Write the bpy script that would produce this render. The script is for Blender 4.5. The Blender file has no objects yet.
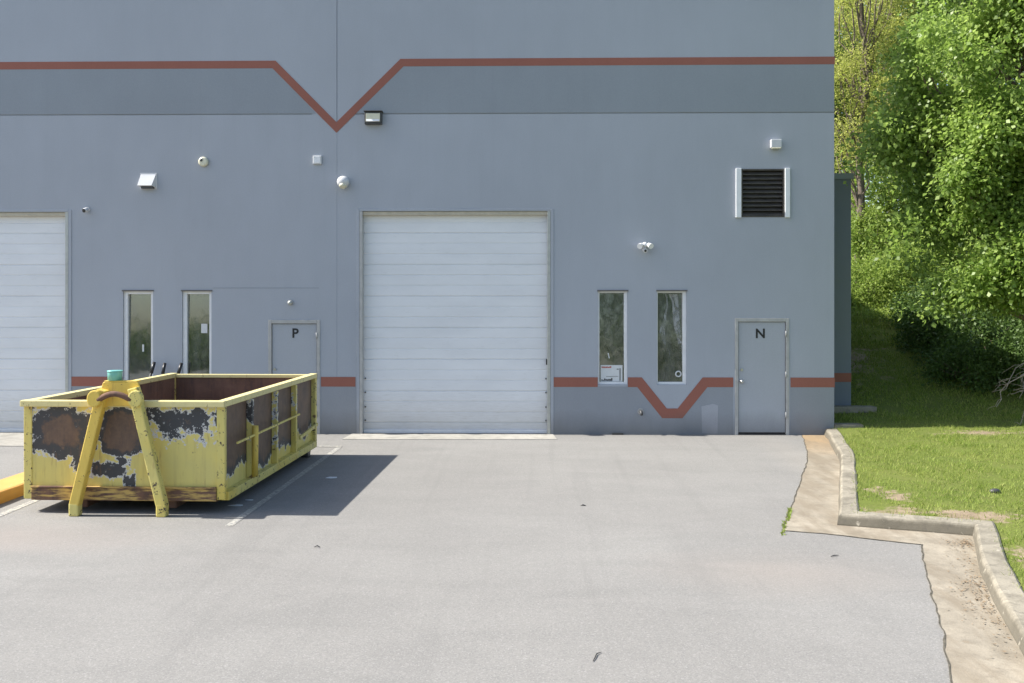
import bpy, bmesh, math, random
import numpy as np
from mathutils import Vector, Matrix, noise as mnoise

random.seed(7)
RNG = np.random.default_rng(11)
sc = bpy.context.scene
col = sc.collection
R = math.radians

# ------------------------------------------------------------------ camera
F = 1024 * 35 / 36
CAM_H, CAM_D, YAW, HORIZON = 2.54, 19.1, R(1.0), 302.0
cam_data = bpy.data.cameras.new('camera')
cam_data.lens = 35
cam_data.sensor_width = 36
cam_data.clip_end = 2000
cam_data.shift_y = -(341.5 - HORIZON) / 1024
cam = bpy.data.objects.new('camera', cam_data)
cam.location = (0, -CAM_D, CAM_H)
cam.rotation_euler = (R(90), 0, YAW)
col.objects.link(cam)
sc.camera = cam


def un(px, py, z=0.0, Y=None):
    """survey: pixel of the photo -> point on the level z or on the vertical plane Y"""
    r = (-math.sin(YAW) + math.cos(YAW) * (px - 512) / F,
         math.cos(YAW) + math.sin(YAW) * (px - 512) / F, (HORIZON - py) / F)
    t = (Y + CAM_D) / r[1] if Y is not None else (z - CAM_H) / r[2]
    return Vector((r[0] * t, r[1] * t - CAM_D, r[2] * t + CAM_H))


def fx(px): return un(px, 300, Y=0).x
def fz(py, px=512): return un(px, py, Y=0).z
def fw(px, py):
    p = un(px, py, Y=0)
    return (p.x, p.z)


# ------------------------------------------------------------------ materials
class NT:
    def __init__(self, name):
        self.m = bpy.data.materials.new(name)
        self.m.use_nodes = True
        self.t = self.m.node_tree
        self.b = self.t.nodes['Principled BSDF']
        self.out = self.t.nodes['Material Output']

    def n(self, typ, **kw):
        nd = self.t.nodes.new(typ)
        for k, v in kw.items():
            setattr(nd, k, v)
        return nd

    def set(self, sock, v):
        if hasattr(v, 'default_value') or isinstance(v, bpy.types.NodeSocket):
            self.t.links.new(v, sock)
        elif isinstance(v, (tuple, list)) and len(v) == 3 and sock.type == 'RGBA':
            sock.default_value = (*v, 1)
        else:
            sock.default_value = v

    def coord(self, which='Object'):
        return self.n('ShaderNodeTexCoord').outputs[which]

    def mapping(self, vec, scale=(1, 1, 1), loc=(0, 0, 0), rot=(0, 0, 0)):
        m = self.n('ShaderNodeMapping')
        self.set(m.inputs['Vector'], vec)
        m.inputs['Scale'].default_value = scale
        m.inputs['Location'].default_value = loc
        m.inputs['Rotation'].default_value = rot
        return m.outputs[0]

    def noise(self, vec, scale, detail=4, rough=.55, dist=0):
        nd = self.n('ShaderNodeTexNoise')
        self.set(nd.inputs['Vector'], vec)
        nd.inputs['Scale'].default_value = scale
        nd.inputs['Detail'].default_value = detail
        nd.inputs['Roughness'].default_value = rough
        nd.inputs['Distortion'].default_value = dist
        return nd.outputs['Fac']

    def voronoi(self, vec, scale, out='Distance', feature='F1'):
        nd = self.n('ShaderNodeTexVoronoi', feature=feature)
        self.set(nd.inputs['Vector'], vec)
        nd.inputs['Scale'].default_value = scale
        return nd.outputs[out]

    def math(self, op, a, b=0.0, c=None):
        nd = self.n('ShaderNodeMath', operation=op)
        self.set(nd.inputs[0], a)
        self.set(nd.inputs[1], b)
        if c is not None:
            self.set(nd.inputs[2], c)
        return nd.outputs[0]

    def ramp(self, fac, lo, hi, a=0.0, b=1.0):
        nd = self.n('ShaderNodeMapRange')
        self.set(nd.inputs['Value'], fac)
        nd.inputs['From Min'].default_value = lo
        nd.inputs['From Max'].default_value = hi
        nd.inputs['To Min'].default_value = a
        nd.inputs['To Max'].default_value = b
        return nd.outputs[0]

    def mix(self, fac, a, b, blend='MIX'):
        nd = self.n('ShaderNodeMix', data_type='RGBA', blend_type=blend)
        self.set(nd.inputs[0], fac)
        self.set(nd.inputs[6], a)
        self.set(nd.inputs[7], b)
        return nd.outputs[2]

    def bump(self, h, strength=.3, dist=.01):
        nd = self.n('ShaderNodeBump')
        self.set(nd.inputs['Height'], h)
        nd.inputs['Strength'].default_value = strength
        nd.inputs['Distance'].default_value = dist
        self.t.links.new(nd.outputs[0], self.b.inputs['Normal'])

    def base(self, colour, rough=.7, metal=0.0, spec=.5):
        self.set(self.b.inputs['Base Color'], colour)
        self.set(self.b.inputs['Roughness'], rough)
        self.b.inputs['Metallic'].default_value = metal
        self.b.inputs['Specular IOR Level'].default_value = spec
        return self.m


def painted_wall(name, c, var=.045, streak=.0):
    m = NT(name)
    o = m.coord()
    big = m.noise(o, .35, 3, .5)
    mid = m.noise(m.mapping(o, (1.2, 1.2, .5)), 2.4, 5, .6)
    fine = m.noise(o, 55, 3, .6)
    st = m.noise(m.mapping(o, (5, 5, .16)), 1.6, 4, .6)
    v = m.math('ADD', m.ramp(big, .3, .7, -var, var), m.ramp(mid, .3, .7, -var * .5, var * .5))
    v = m.math('ADD', v, m.ramp(fine, .3, .7, -.05, .05))
    v = m.math('ADD', v, m.ramp(st, .55, .8, 0, -.03))
    v = m.math('ADD', v, 1.0)
    g = m.n('ShaderNodeCombineColor')
    for i in range(3):
        m.set(g.inputs[i], v)
    cc = m.mix(1.0, c, g.outputs[0], 'MULTIPLY')
    # splash dirt near the ground
    sep = m.n('ShaderNodeSeparateXYZ')
    m.set(sep.inputs[0], o)
    h = m.math('ADD', sep.outputs['Z'], m.math('MULTIPLY', mid, -.35))
    cc = m.mix(m.ramp(h, -.12, .28, .5, 0), cc, (.11, .105, .095))
    m.bump(m.noise(o, 38, 4, .65), .10, .006)
    return m.base(cc, .78, spec=.35)


def plain(name, c, rough=.5, metal=0, var=.12, scale=8, spec=.5):
    m = NT(name)
    o = m.coord()
    nz = m.noise(o, scale, 5, .6)
    a = tuple(x * (1 - var) for x in c)
    b = tuple(min(1, x * (1 + var)) for x in c)
    return m.base(m.mix(m.ramp(nz, .3, .7), a, b), rough, metal, spec)


MAT = {}
MAT['wall'] = painted_wall('blue_grey_wall_paint', (.360, .386, .426))
MAT['band'] = painted_wall('slate_wall_paint', (.262, .290, .320))
MAT['base'] = painted_wall('dark_base_wall_paint', (.270, .290, .318))
MAT['annex'] = painted_wall('dark_annex_wall', (.17, .195, .235))  # rear wing walls in a darker tone than the front wall
MAT['patch'] = painted_wall('lighter_touch_up_paint', (.355, .37, .405))
MAT['stripe'] = painted_wall('brick_red_paint', (.285, .112, .082), .06)
MAT['joint'] = plain('joint_sealant', (.13, .125, .12), .8)
MAT['door'] = painted_wall('grey_door_paint', (.375, .398, .43), .03)
MAT['frame_grey'] = plain('grey_frame_paint', (.40, .40, .385), .5)
MAT['track'] = plain('galvanised_track', (.42, .43, .40), .45, .4)
MAT['white'] = plain('white_powder_coat', (.74, .75, .76), .4, var=.05)
MAT['plastic'] = plain('white_plastic', (.56, .565, .57), .35, var=.05)
MAT['cream'] = plain('cream_lens', (.62, .60, .46), .3, var=.05)
MAT['dark'] = plain('dark_bronze_metal', (.05, .05, .05), .5)
MAT['black'] = plain('black_paint', (.012, .012, .013), .4)
MAT['silver'] = plain('brushed_metal', (.55, .55, .54), .3, .9)
MAT['louver'] = plain('dark_louver_metal', (.075, .068, .058), .6, .2, .3)
MAT['paper'] = plain('white_paper', (.62, .64, .64), .8, var=.04)
MAT['redink'] = plain('red_ink', (.45, .08, .05), .8)
MAT['interior'] = plain('dim_interior_paint', (.14, .135, .12), .9, var=.3, scale=1.5)
MAT['roof'] = plain('grey_roof_membrane', (.25, .25, .25), .9)
MAT['teal'] = plain('teal_plastic', (.18, .50, .45), .35, var=.06)
MAT['tan'] = plain('tan_weather_seal', (.46, .42, .33), .7)


def roll_door_mat():
    m = NT('white_door_enamel')
    o = m.coord()
    big = m.noise(m.mapping(o, (.6, 1, 1.6)), 1.3, 4, .6)
    fine = m.noise(m.mapping(o, (1, 1, 8)), 6, 5, .65)
    c = m.mix(m.ramp(big, .3, .75), (.74, .755, .772), (.66, .675, .692))
    c = m.mix(m.ramp(fine, .60, .82, 0, .45), c, (.42, .41, .37))
    sep = m.n('ShaderNodeSeparateXYZ')
    m.set(sep.inputs[0], o)
    low = m.math('ADD', sep.outputs['Z'], m.math('MULTIPLY', fine, -.9))
    c = m.mix(m.ramp(low, -.5, .35, .45, 0), c, (.36, .34, .30))
    return m.base(c, .42)


MAT['rolldoor'] = roll_door_mat()


def glass_mat():
    m = NT('window_glass')
    tr = m.n('ShaderNodeBsdfTransparent')
    tr.inputs[0].default_value = (.60, .63, .60, 1)
    gl = m.n('ShaderNodeBsdfGlossy')
    gl.inputs['Roughness'].default_value = .034
    gl.inputs['Color'].default_value = (.95, 1, .97, 1)
    lw = m.n('ShaderNodeFresnel')
    lw.inputs['IOR'].default_value = 1.55
    fac = m.math('ADD', m.math('MULTIPLY', lw.outputs[0], 1.0), .13)
    o = m.coord()
    bp = m.n('ShaderNodeBump')
    m.set(bp.inputs['Height'], m.noise(o, 2.2, 2, .5))
    bp.inputs['Strength'].default_value = .05
    bp.inputs['Distance'].default_value = .02
    m.t.links.new(bp.outputs[0], gl.inputs['Normal'])
    mx = m.n('ShaderNodeMixShader')
    m.set(mx.inputs[0], fac)
    m.t.links.new(tr.outputs[0], mx.inputs[1])
    m.t.links.new(gl.outputs[0], mx.inputs[2])
    df = m.n('ShaderNodeBsdfDiffuse')
    df.inputs['Color'].default_value = (.34, .34, .32, 1)
    m2 = m.n('ShaderNodeMixShader')
    m.set(m2.inputs[0], m.ramp(m.noise(m.mapping(o, (3, 1, .8)), 2.5, 5, .65), .35, .7, .06, .26))
    m.t.links.new(mx.outputs[0], m2.inputs[1])
    m.t.links.new(df.outputs[0], m2.inputs[2])
    m.t.links.new(m2.outputs[0], m.out.inputs['Surface'])
    return m.m


MAT['glass'] = glass_mat()


def film_mat():
    m = NT('milky_plastic_sheet')
    o = m.coord()
    nz = m.noise(m.mapping(o, (4, 1, 1.6)), 2.2, 6, .65, 1.2)
    m.base((.55, .57, .57), .35)
    m.set(m.b.inputs['Alpha'], m.ramp(nz, .38, .68, .05, .75))
    return m.m


MAT['film'] = film_mat()


def asphalt_mat():
    m = NT('worn_grey_asphalt')
    o = m.coord()
    big = m.noise(o, .22, 5, .6)
    mid = m.noise(m.mapping(o, (.5, 1.2, 1)), 1.1, 6, .62, .6)
    fine = m.noise(o, 45, 4, .75)
    vor = m.voronoi(o, 105, 'Color')
    sepc = m.n('ShaderNodeSeparateColor')
    m.set(sepc.inputs[0], vor)
    g = sepc.outputs[0]
    c = m.mix(m.ramp(big, .3, .7), (.222, .213, .197), (.266, .257, .239))
    c = m.mix(m.ramp(mid, .42, .75, 0, .42), c, (.165, .16, .15))
    c = m.mix(m.ramp(fine, .25, .75, .28, -.0), c, (.15, .148, .145))
    c = m.mix(m.ramp(g, .0, .35, .42, 0), c, (.12, .12, .12))
    c = m.mix(m.ramp(g, .80, 1, 0, .26), c, (.46, .45, .43))
    # pinkish worn stain to the right, and dusty tan drift near the gutter
    def blob(cx, cy, rx, ry):
        v = m.n('ShaderNodeVectorMath', operation='LENGTH')
        mp = m.mapping(o, (1 / rx, 1 / ry, 0), (-cx / rx, -cy / ry, 0))
        m.set(v.inputs[0], mp)
        return m.math('ADD', v.outputs['Value'], m.math('MULTIPLY', mid, .9))
    c = m.mix(m.ramp(blob(2.3, -9.7, 1.3, .9), .5, 1.6, .3, 0), c, (.27, .225, .19))
    c = m.mix(m.ramp(blob(-6.3, -8.5, 2.3, .8), .5, 1.6, .40, 0), c, (.29, .235, .20))
    c = m.mix(m.ramp(blob(4.4, -4.0, .5, 5.0), .5, 1.5, .22, 0), c, (.36, .32, .27))
    tyre = m.noise(m.mapping(o, (2.6, .10, 1), rot=(0, 0, .12)), 1.5, 4, .6, .5)
    c = m.mix(m.ramp(tyre, .54, .72, 0, .2), c, (.15, .146, .138))
    wallside = m.n('ShaderNodeSeparateXYZ')
    m.set(wallside.inputs[0], o)
    c = m.mix(m.ramp(m.math('ADD', wallside.outputs['Y'], m.math('MULTIPLY', mid, -.8)), -.75, -.15, 0, .45), c, (.13, .122, .108))
    # oil drips
    c = m.mix(m.ramp(blob(-1.7, -1.9, .8, .35), .45, 1.2, .25, 0), c, (.13, .13, .13))
    c = m.mix(m.ramp(m.noise(o, 3.1, 2, .5), .70, .78, 0, .28), c, (.16, .155, .15))
    m.bump(m.math('ADD', fine, m.math('MULTIPLY', g, .6)), .45, .006)
    return m.base(c, .88, spec=.3)


MAT['asphalt'] = asphalt_mat()


def concrete_mat(name, c, rusty=False):
    m = NT(name)
    o = m.coord()
    big = m.noise(o, .8, 5, .65)
    mid = m.noise(o, 4.5, 6, .7)
    fine = m.noise(o, 70, 3, .7)
    a = tuple(x * .78 for x in c)
    b = tuple(x * 1.15 for x in c)
    cc = m.mix(m.ramp(big, .3, .7), a, b)
    cc = m.mix(m.ramp(mid, .48, .72, 0, .7), cc, tuple(x * .48 for x in c))
    cc = m.mix(m.ramp(m.noise(m.mapping(o, (1, .45, 1)), 2.1, 6, .7, .8), .52, .70, 0, .55), cc, tuple(x * .5 for x in c))
    cc = m.mix(m.ramp(fine, .3, .7, .30, 0), cc, tuple(x * .5 for x in c))
    if rusty:
        sep = m.n('ShaderNodeSeparateXYZ')
        m.set(sep.inputs[0], o)
        y = m.math('ADD', sep.outputs['Y'], m.math('MULTIPLY', big, 2.4))
        cc = m.mix(m.ramp(y, -1.6, .4, 0, .75), cc, (.31, .21, .11))
        wet = m.noise(m.mapping(o, (1.6, .35, 1), rot=(0, 0, .25)), 1.7, 5, .65, .4)
        cc = m.mix(m.ramp(wet, .44, .60, 0, .6), cc, (.19, .155, .11))
        # dried leaves and silt gathered along the kerb
        cc = m.mix(m.ramp(m.noise(o, 9, 6, .7), .60, .72, 0, .75), cc, (.24, .19, .13))
    if 'curb' in name:
        sep = m.n('ShaderNodeSeparateXYZ')
        m.set(sep.inputs[0], o)
        zz = m.math('ADD', sep.outputs['Z'], m.math('MULTIPLY', mid, -.10))
        cc = m.mix(m.ramp(zz, .035, .085, .72, 0), cc, (.085, .076, .058))
        cc = m.mix(m.ramp(m.noise(o, 3.2, 6, .7, .5), .48, .62, 0, .65), cc, (.15, .135, .105))
        cc = m.mix(m.ramp(m.noise(o, 13, 6, .75), .55, .66, 0, .6), cc, (.11, .10, .085))
        cc = m.mix(m.ramp(m.noise(o, 9, 4, .6), .62, .70, 0, .6), cc, (.48, .44, .36))
    m.bump(m.math('ADD', mid, m.math('MULTIPLY', fine, .5)), .5, .012)
    return m.base(cc, .9, spec=.25)


MAT['gutter'] = concrete_mat('stained_gutter_concrete', (.34, .30, .235), True)
MAT['curb'] = concrete_mat('weathered_curb_concrete', (.315, .285, .225))
MAT['apron'] = concrete_mat('pale_apron_concrete', (.39, .37, .325))
MAT['yellow_curb'] = None


def chipped(name, c, under, amount=.66, scale=14):
    m = NT(name)
    o = m.coord()
    n1 = m.noise(o, scale, 7, .7)
    n2 = m.noise(o, 1.6, 3, .5)
    cc = m.mix(m.ramp(n2, .3, .7), tuple(x * .85 for x in c), c)
    k = m.math('ADD', n1, m.math('MULTIPLY', n2, .12))
    cc = m.mix(m.ramp(k, amount, amount + .03), cc, under)
    m.bump(n1, .25, .006)
    return m.base(cc, .8, spec=.3)


MAT['yellow_curb'] = chipped('yellow_kerb_paint', (.60, .34, .10), (.35, .33, .30), .70, 12)
MAT['line'] = chipped('worn_white_line_paint', (.46, .44, .375), (.25, .245, .235), .53, 20)


def yellow_steel(name, patches=(), axes='xz', side=False, chips=.66, tone=None):
    """weathered yellow container paint with flaked areas down to primer, black coat and brown rust"""
    m = NT(name)
    o = m.coord()
    sep = m.n('ShaderNodeSeparateXYZ')
    m.set(sep.inputs[0], o)
    u = sep.outputs['X' if axes[0] == 'x' else 'Y']
    v = sep.outputs['Z']
    n1 = m.noise(o, 2.6, 3, .55)
    n2 = m.noise(o, 11, 6, .65)
    n3 = m.noise(o, 42, 4, .65)
    yel = m.mix(m.ramp(n1, .3, .7), (.62, .535, .18), (.70, .585, .17))
    yel = m.mix(m.ramp(m.noise(o, 1.3, 2, .5), .52, .72, 0, .55), yel, (.68, .48, .06))
    yel = m.mix(m.ramp(m.noise(m.mapping(o, (9, 9, .7)), 1.5, 4, .6), .52, .78, 0, .5), yel, (.46, .36, .13))
    if tone:
        yel = m.mix(.6, yel, tone)
    rust = m.mix(m.ramp(n1, .3, .72), (.085, .06, .048), (.17, .108, .075))
    rust = m.mix(m.ramp(n2, .45, .75, 0, .7), rust, (.20, .128, .082))
    rust = m.mix(m.ramp(m.noise(m.mapping(o, (6, 6, .5)), 2, 4, .6), .5, .75, 0, .6), rust, (.075, .055, .05))
    jag = m.math('ADD', m.ramp(n2, .25, .75, -.18, .18), m.ramp(n3, .25, .75, -.045, .045))
    jag = m.math('ADD', jag, m.ramp(m.noise(o, 4.6, 4, .6), .25, .75, -.22, .22))
    mask = None
    for (cx, cz, rx, rz, k) in patches:
        cmb = m.n('ShaderNodeCombineXYZ')
        m.set(cmb.inputs[0], m.math('MULTIPLY', m.math('ADD', u, -cx), 1 / rx))
        m.set(cmb.inputs[1], m.math('MULTIPLY', m.math('ADD', v, -cz), 1 / rz))
        # superellipse-ish: mean of length and max norm
        ln = m.n('ShaderNodeVectorMath', operation='LENGTH')
        m.set(ln.inputs[0], cmb.outputs[0])
        ax = m.math('MAXIMUM', m.math('ABSOLUTE', m.math('MULTIPLY', m.math('ADD', u, -cx), 1 / rx)),
                    m.math('ABSOLUTE', m.math('MULTIPLY', m.math('ADD', v, -cz), 1 / rz)))
        d = m.math('ADD', m.math('MULTIPLY', ln.outputs['Value'], .45), m.math('MULTIPLY', ax, .55))
        s = m.math('MULTIPLY', m.math('SUBTRACT', 1.0, d), k)
        mask = s if mask is None else m.math('MAXIMUM', mask, s)
    c = yel
    if side:
        lvl = m.math('ADD', m.math('MULTIPLY', m.math('SUBTRACT', v, .38), 3.2), m.ramp(m.noise(m.mapping(o, (1, 1.6, .25)), 1.1, 3, .6), .3, .7, -.55, .55))
        mask = lvl if mask is None else m.math('MAXIMUM', mask, lvl)
    if mask is not None:
        k = m.math('ADD', mask, jag)
        flake = m.ramp(m.noise(o, 17, 5, .6), .60, .64)
        c = m.mix(m.ramp(k, -.03, -.02), c, (.58, .57, .55))
        blk = m.mix(m.math('MULTIPLY', flake, m.ramp(k, .05, .3, 1, 0)), (.055, .055, .058), (.50, .50, .49))
        c = m.mix(m.ramp(k, .03, .045), c, blk)
        inner = m.math('ADD', k, m.ramp(n1, .3, .7, -.12, .12))
        c = m.mix(m.ramp(inner, .28, .42), c, rust)
    c = m.mix(m.ramp(m.noise(o, 6.5, 8, .72, .3), .64, .675, 0, .85), c, (.15, .082, .045))
    # chips and rust bleeding from edges
    ck = m.math('ADD', m.math('MULTIPLY', n3, .45), m.math('MULTIPLY', n2, .55))
    c = m.mix(m.ramp(ck, chips, chips + .015), c, (.07, .05, .04))
    c = m.mix(m.ramp(m.noise(m.mapping(o, (7, 7, .9)), 2.7, 5, .6), .60, .74, 0, .65), c, (.27, .14, .06))
    m.bump(m.math('ADD', n2, m.math('MULTIPLY', n1, 1.5)), .22, .012)
    return m.base(c, .55, spec=.4)


FRONT_PATCH = [(-.76, .98, .40, .32, .80), (-.52, .72, .12, .26, .5), (-.02, .98, .28, .30, 1.5), (.68, 1.09, .42, .19, .27),
               (-.20, .53, .23, .10, .45), (.06, .37, .08, .09, .4), (-.02, .62, .09, .06, .3)]
MAT['dump_front'] = yellow_steel('flaked_yellow_front_paint', FRONT_PATCH, 'xz')
MAT['dump_side'] = yellow_steel('flaked_yellow_side_paint', (), 'yz', side=True)
MAT['dump_yellow'] = yellow_steel('chipped_yellow_paint', chips=.565)
MAT['dump_gold'] = yellow_steel('golden_yellow_paint', chips=.60, tone=(.70, .45, .05))
MAT['dump_rim'] = yellow_steel('pale_yellow_rim_paint', chips=.60, tone=(.70, .63, .36))  # rails mixed towards a paler yellow than the panels
MAT['dump_rib'] = yellow_steel('flaked_yellow_rib_paint', [(1.15, 1.1, .16, .22, .22), (2.35, .95, .14, .42, .2), (3.4, 1.15, .12, .2, .22)], 'yz', chips=.60)


def rust_mat(name, yellowish=False):
    m = NT(name)
    o = m.coord()
    n1 = m.noise(o, 3, 5, .6)
    n2 = m.noise(o, 18, 6, .7)
    st = m.noise(m.mapping(o, (5, 5, .5)), 2.2, 5, .6)
    c = m.mix(m.ramp(n1, .3, .7), (.12, .07, .05), (.20, .115, .08))
    c = m.mix(m.ramp(st, .5, .72, 0, .7), c, (.065, .05, .048))
    c = m.mix(m.ramp(n2, .55, .8, 0, .6), c, (.30, .155, .07))
    if yellowish:
        c = m.mix(m.ramp(m.noise(m.mapping(o, (.9, 1, 6)), 3, 5, .6), .46, .56), c, (.55, .37, .12))
    else:
        c = m.mix(m.ramp(m.noise(o, 7, 6, .7), .66, .7, 0, .6), c, (.36, .33, .30))
    m.bump(n2, .4, .01)
    return m.base(c, .85, spec=.25)


MAT['rust'] = rust_mat('brown_rust')
MAT['rust_beam'] = rust_mat('rust_over_yellow', True)


def lawn_mat():
    m = NT('lawn_soil_and_turf')
    o = m.coord()
    n1 = m.noise(o, .7, 4, .6)
    n2 = m.noise(o, 6, 6, .7)
    n3 = m.noise(o, 40, 4, .7)
    c = m.mix(m.ramp(n1, .3, .7), (.12, .16, .03), (.17, .20, .045))
    c = m.mix(m.ramp(n2, .45, .75, 0, .6), c, (.17, .16, .06))
    c = m.mix(m.ramp(n3, .3, .6, .5, 0), c, (.05, .065, .018))
    dirt = m.mix(m.ramp(n2, .3, .7), (.19, .145, .095), (.34, .27, .19))
    geo = m.n('ShaderNodeAttribute', attribute_name='dirt')
    k = m.math('ADD', geo.outputs['Fac'], m.ramp(n2, .3, .7, -.3, .3))
    c = m.mix(m.ramp(k, .35, .6), c, dirt)
    m.bump(m.math('ADD', n2, n3), .6, .03)
    return m.base(c, .95, spec=.15)


MAT['lawn'] = lawn_mat()


def leaf_mat(name, cols, trans=.35, rough=.45, spec=.5):
    m = NT(name)
    g = m.n('ShaderNodeNewGeometry')
    rnd = g.outputs['Random Per Island']
    cr = m.n('ShaderNodeValToRGB')
    els = cr.color_ramp.elements
    while len(els) < len(cols):
        els.new(.5)
    for i, c in enumerate(cols):
        els[i].position = i / (len(cols) - 1)
        els[i].color = (*c, 1)
    m.set(cr.inputs[0], rnd)
    big = m.noise(m.coord(), .5, 3, .6)
    c = m.mix(m.ramp(big, .35, .7, 0, .5), cr.outputs[0], cols[-1])
    m.base(c, rough, spec=spec)
    tl = m.n('ShaderNodeBsdfTranslucent')
    hs = m.n('ShaderNodeHueSaturation')
    hs.inputs['Saturation'].default_value = 1.0
    hs.inputs['Value'].default_value = 1.75
    m.set(hs.inputs['Color'], c)
    m.t.links.new(hs.outputs[0], tl.inputs['Color'])
    mx = m.n('ShaderNodeMixShader')
    mx.inputs[0].default_value = trans
    m.t.links.new(m.b.outputs[0], mx.inputs[1])
    m.t.links.new(tl.outputs[0], mx.inputs[2])
    m.t.links.new(mx.outputs[0], m.out.inputs['Surface'])
    return m.m


MAT['leaf'] = leaf_mat('bright_green_leaves', [(.08, .145, .02), (.155, .245, .038), (.29, .38, .10)], .45, .45, .4)
MAT['leaf_locust'] = leaf_mat('yellow_green_leaflets', [(.19, .235, .035), (.29, .33, .06), (.42, .42, .14)], .45, .6, .25)
MAT['leaf_dark'] = leaf_mat('mid_green_leaves', [(.05, .09, .02), (.085, .14, .03), (.12, .18, .04)], .35, .5, .4)
MAT['leaf_sunlit'] = leaf_mat('sun_lightened_leaves', [(.11, .175, .03), (.18, .26, .045), (.26, .33, .075)], .42, .55, .3)  # greens raised so the leaf colour carries the sunlight on the bank
MAT['leaf_shaded'] = leaf_mat('shade_darkened_leaves', [(.04, .085, .02), (.065, .12, .025), (.095, .155, .035)], .25, .55, .35)  # darker copy with the shade of the bank put into the leaf colour
MAT['grass'] = leaf_mat('grass_blades', [(.115, .19, .022), (.19, .26, .04), (.31, .33, .10)], .3, .6, .2)
MAT['bark'] = plain('grey_brown_bark', (.15, .12, .09), .9, var=.4, scale=12)
MAT['deadwood'] = plain('bleached_dead_wood', (.36, .30, .25), .85, var=.3, scale=20)
MAT['ground'] = plain('far_ground', (.12, .13, .06), .95, var=.3, scale=.2)
MAT['soil'] = plain('dark_soil_in_joint', (.085, .075, .055), .95, var=.6, scale=14)
MAT['dryleaf'] = plain('dry_brown_leaves', (.21, .15, .09), .9, var=.5, scale=30)


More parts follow.
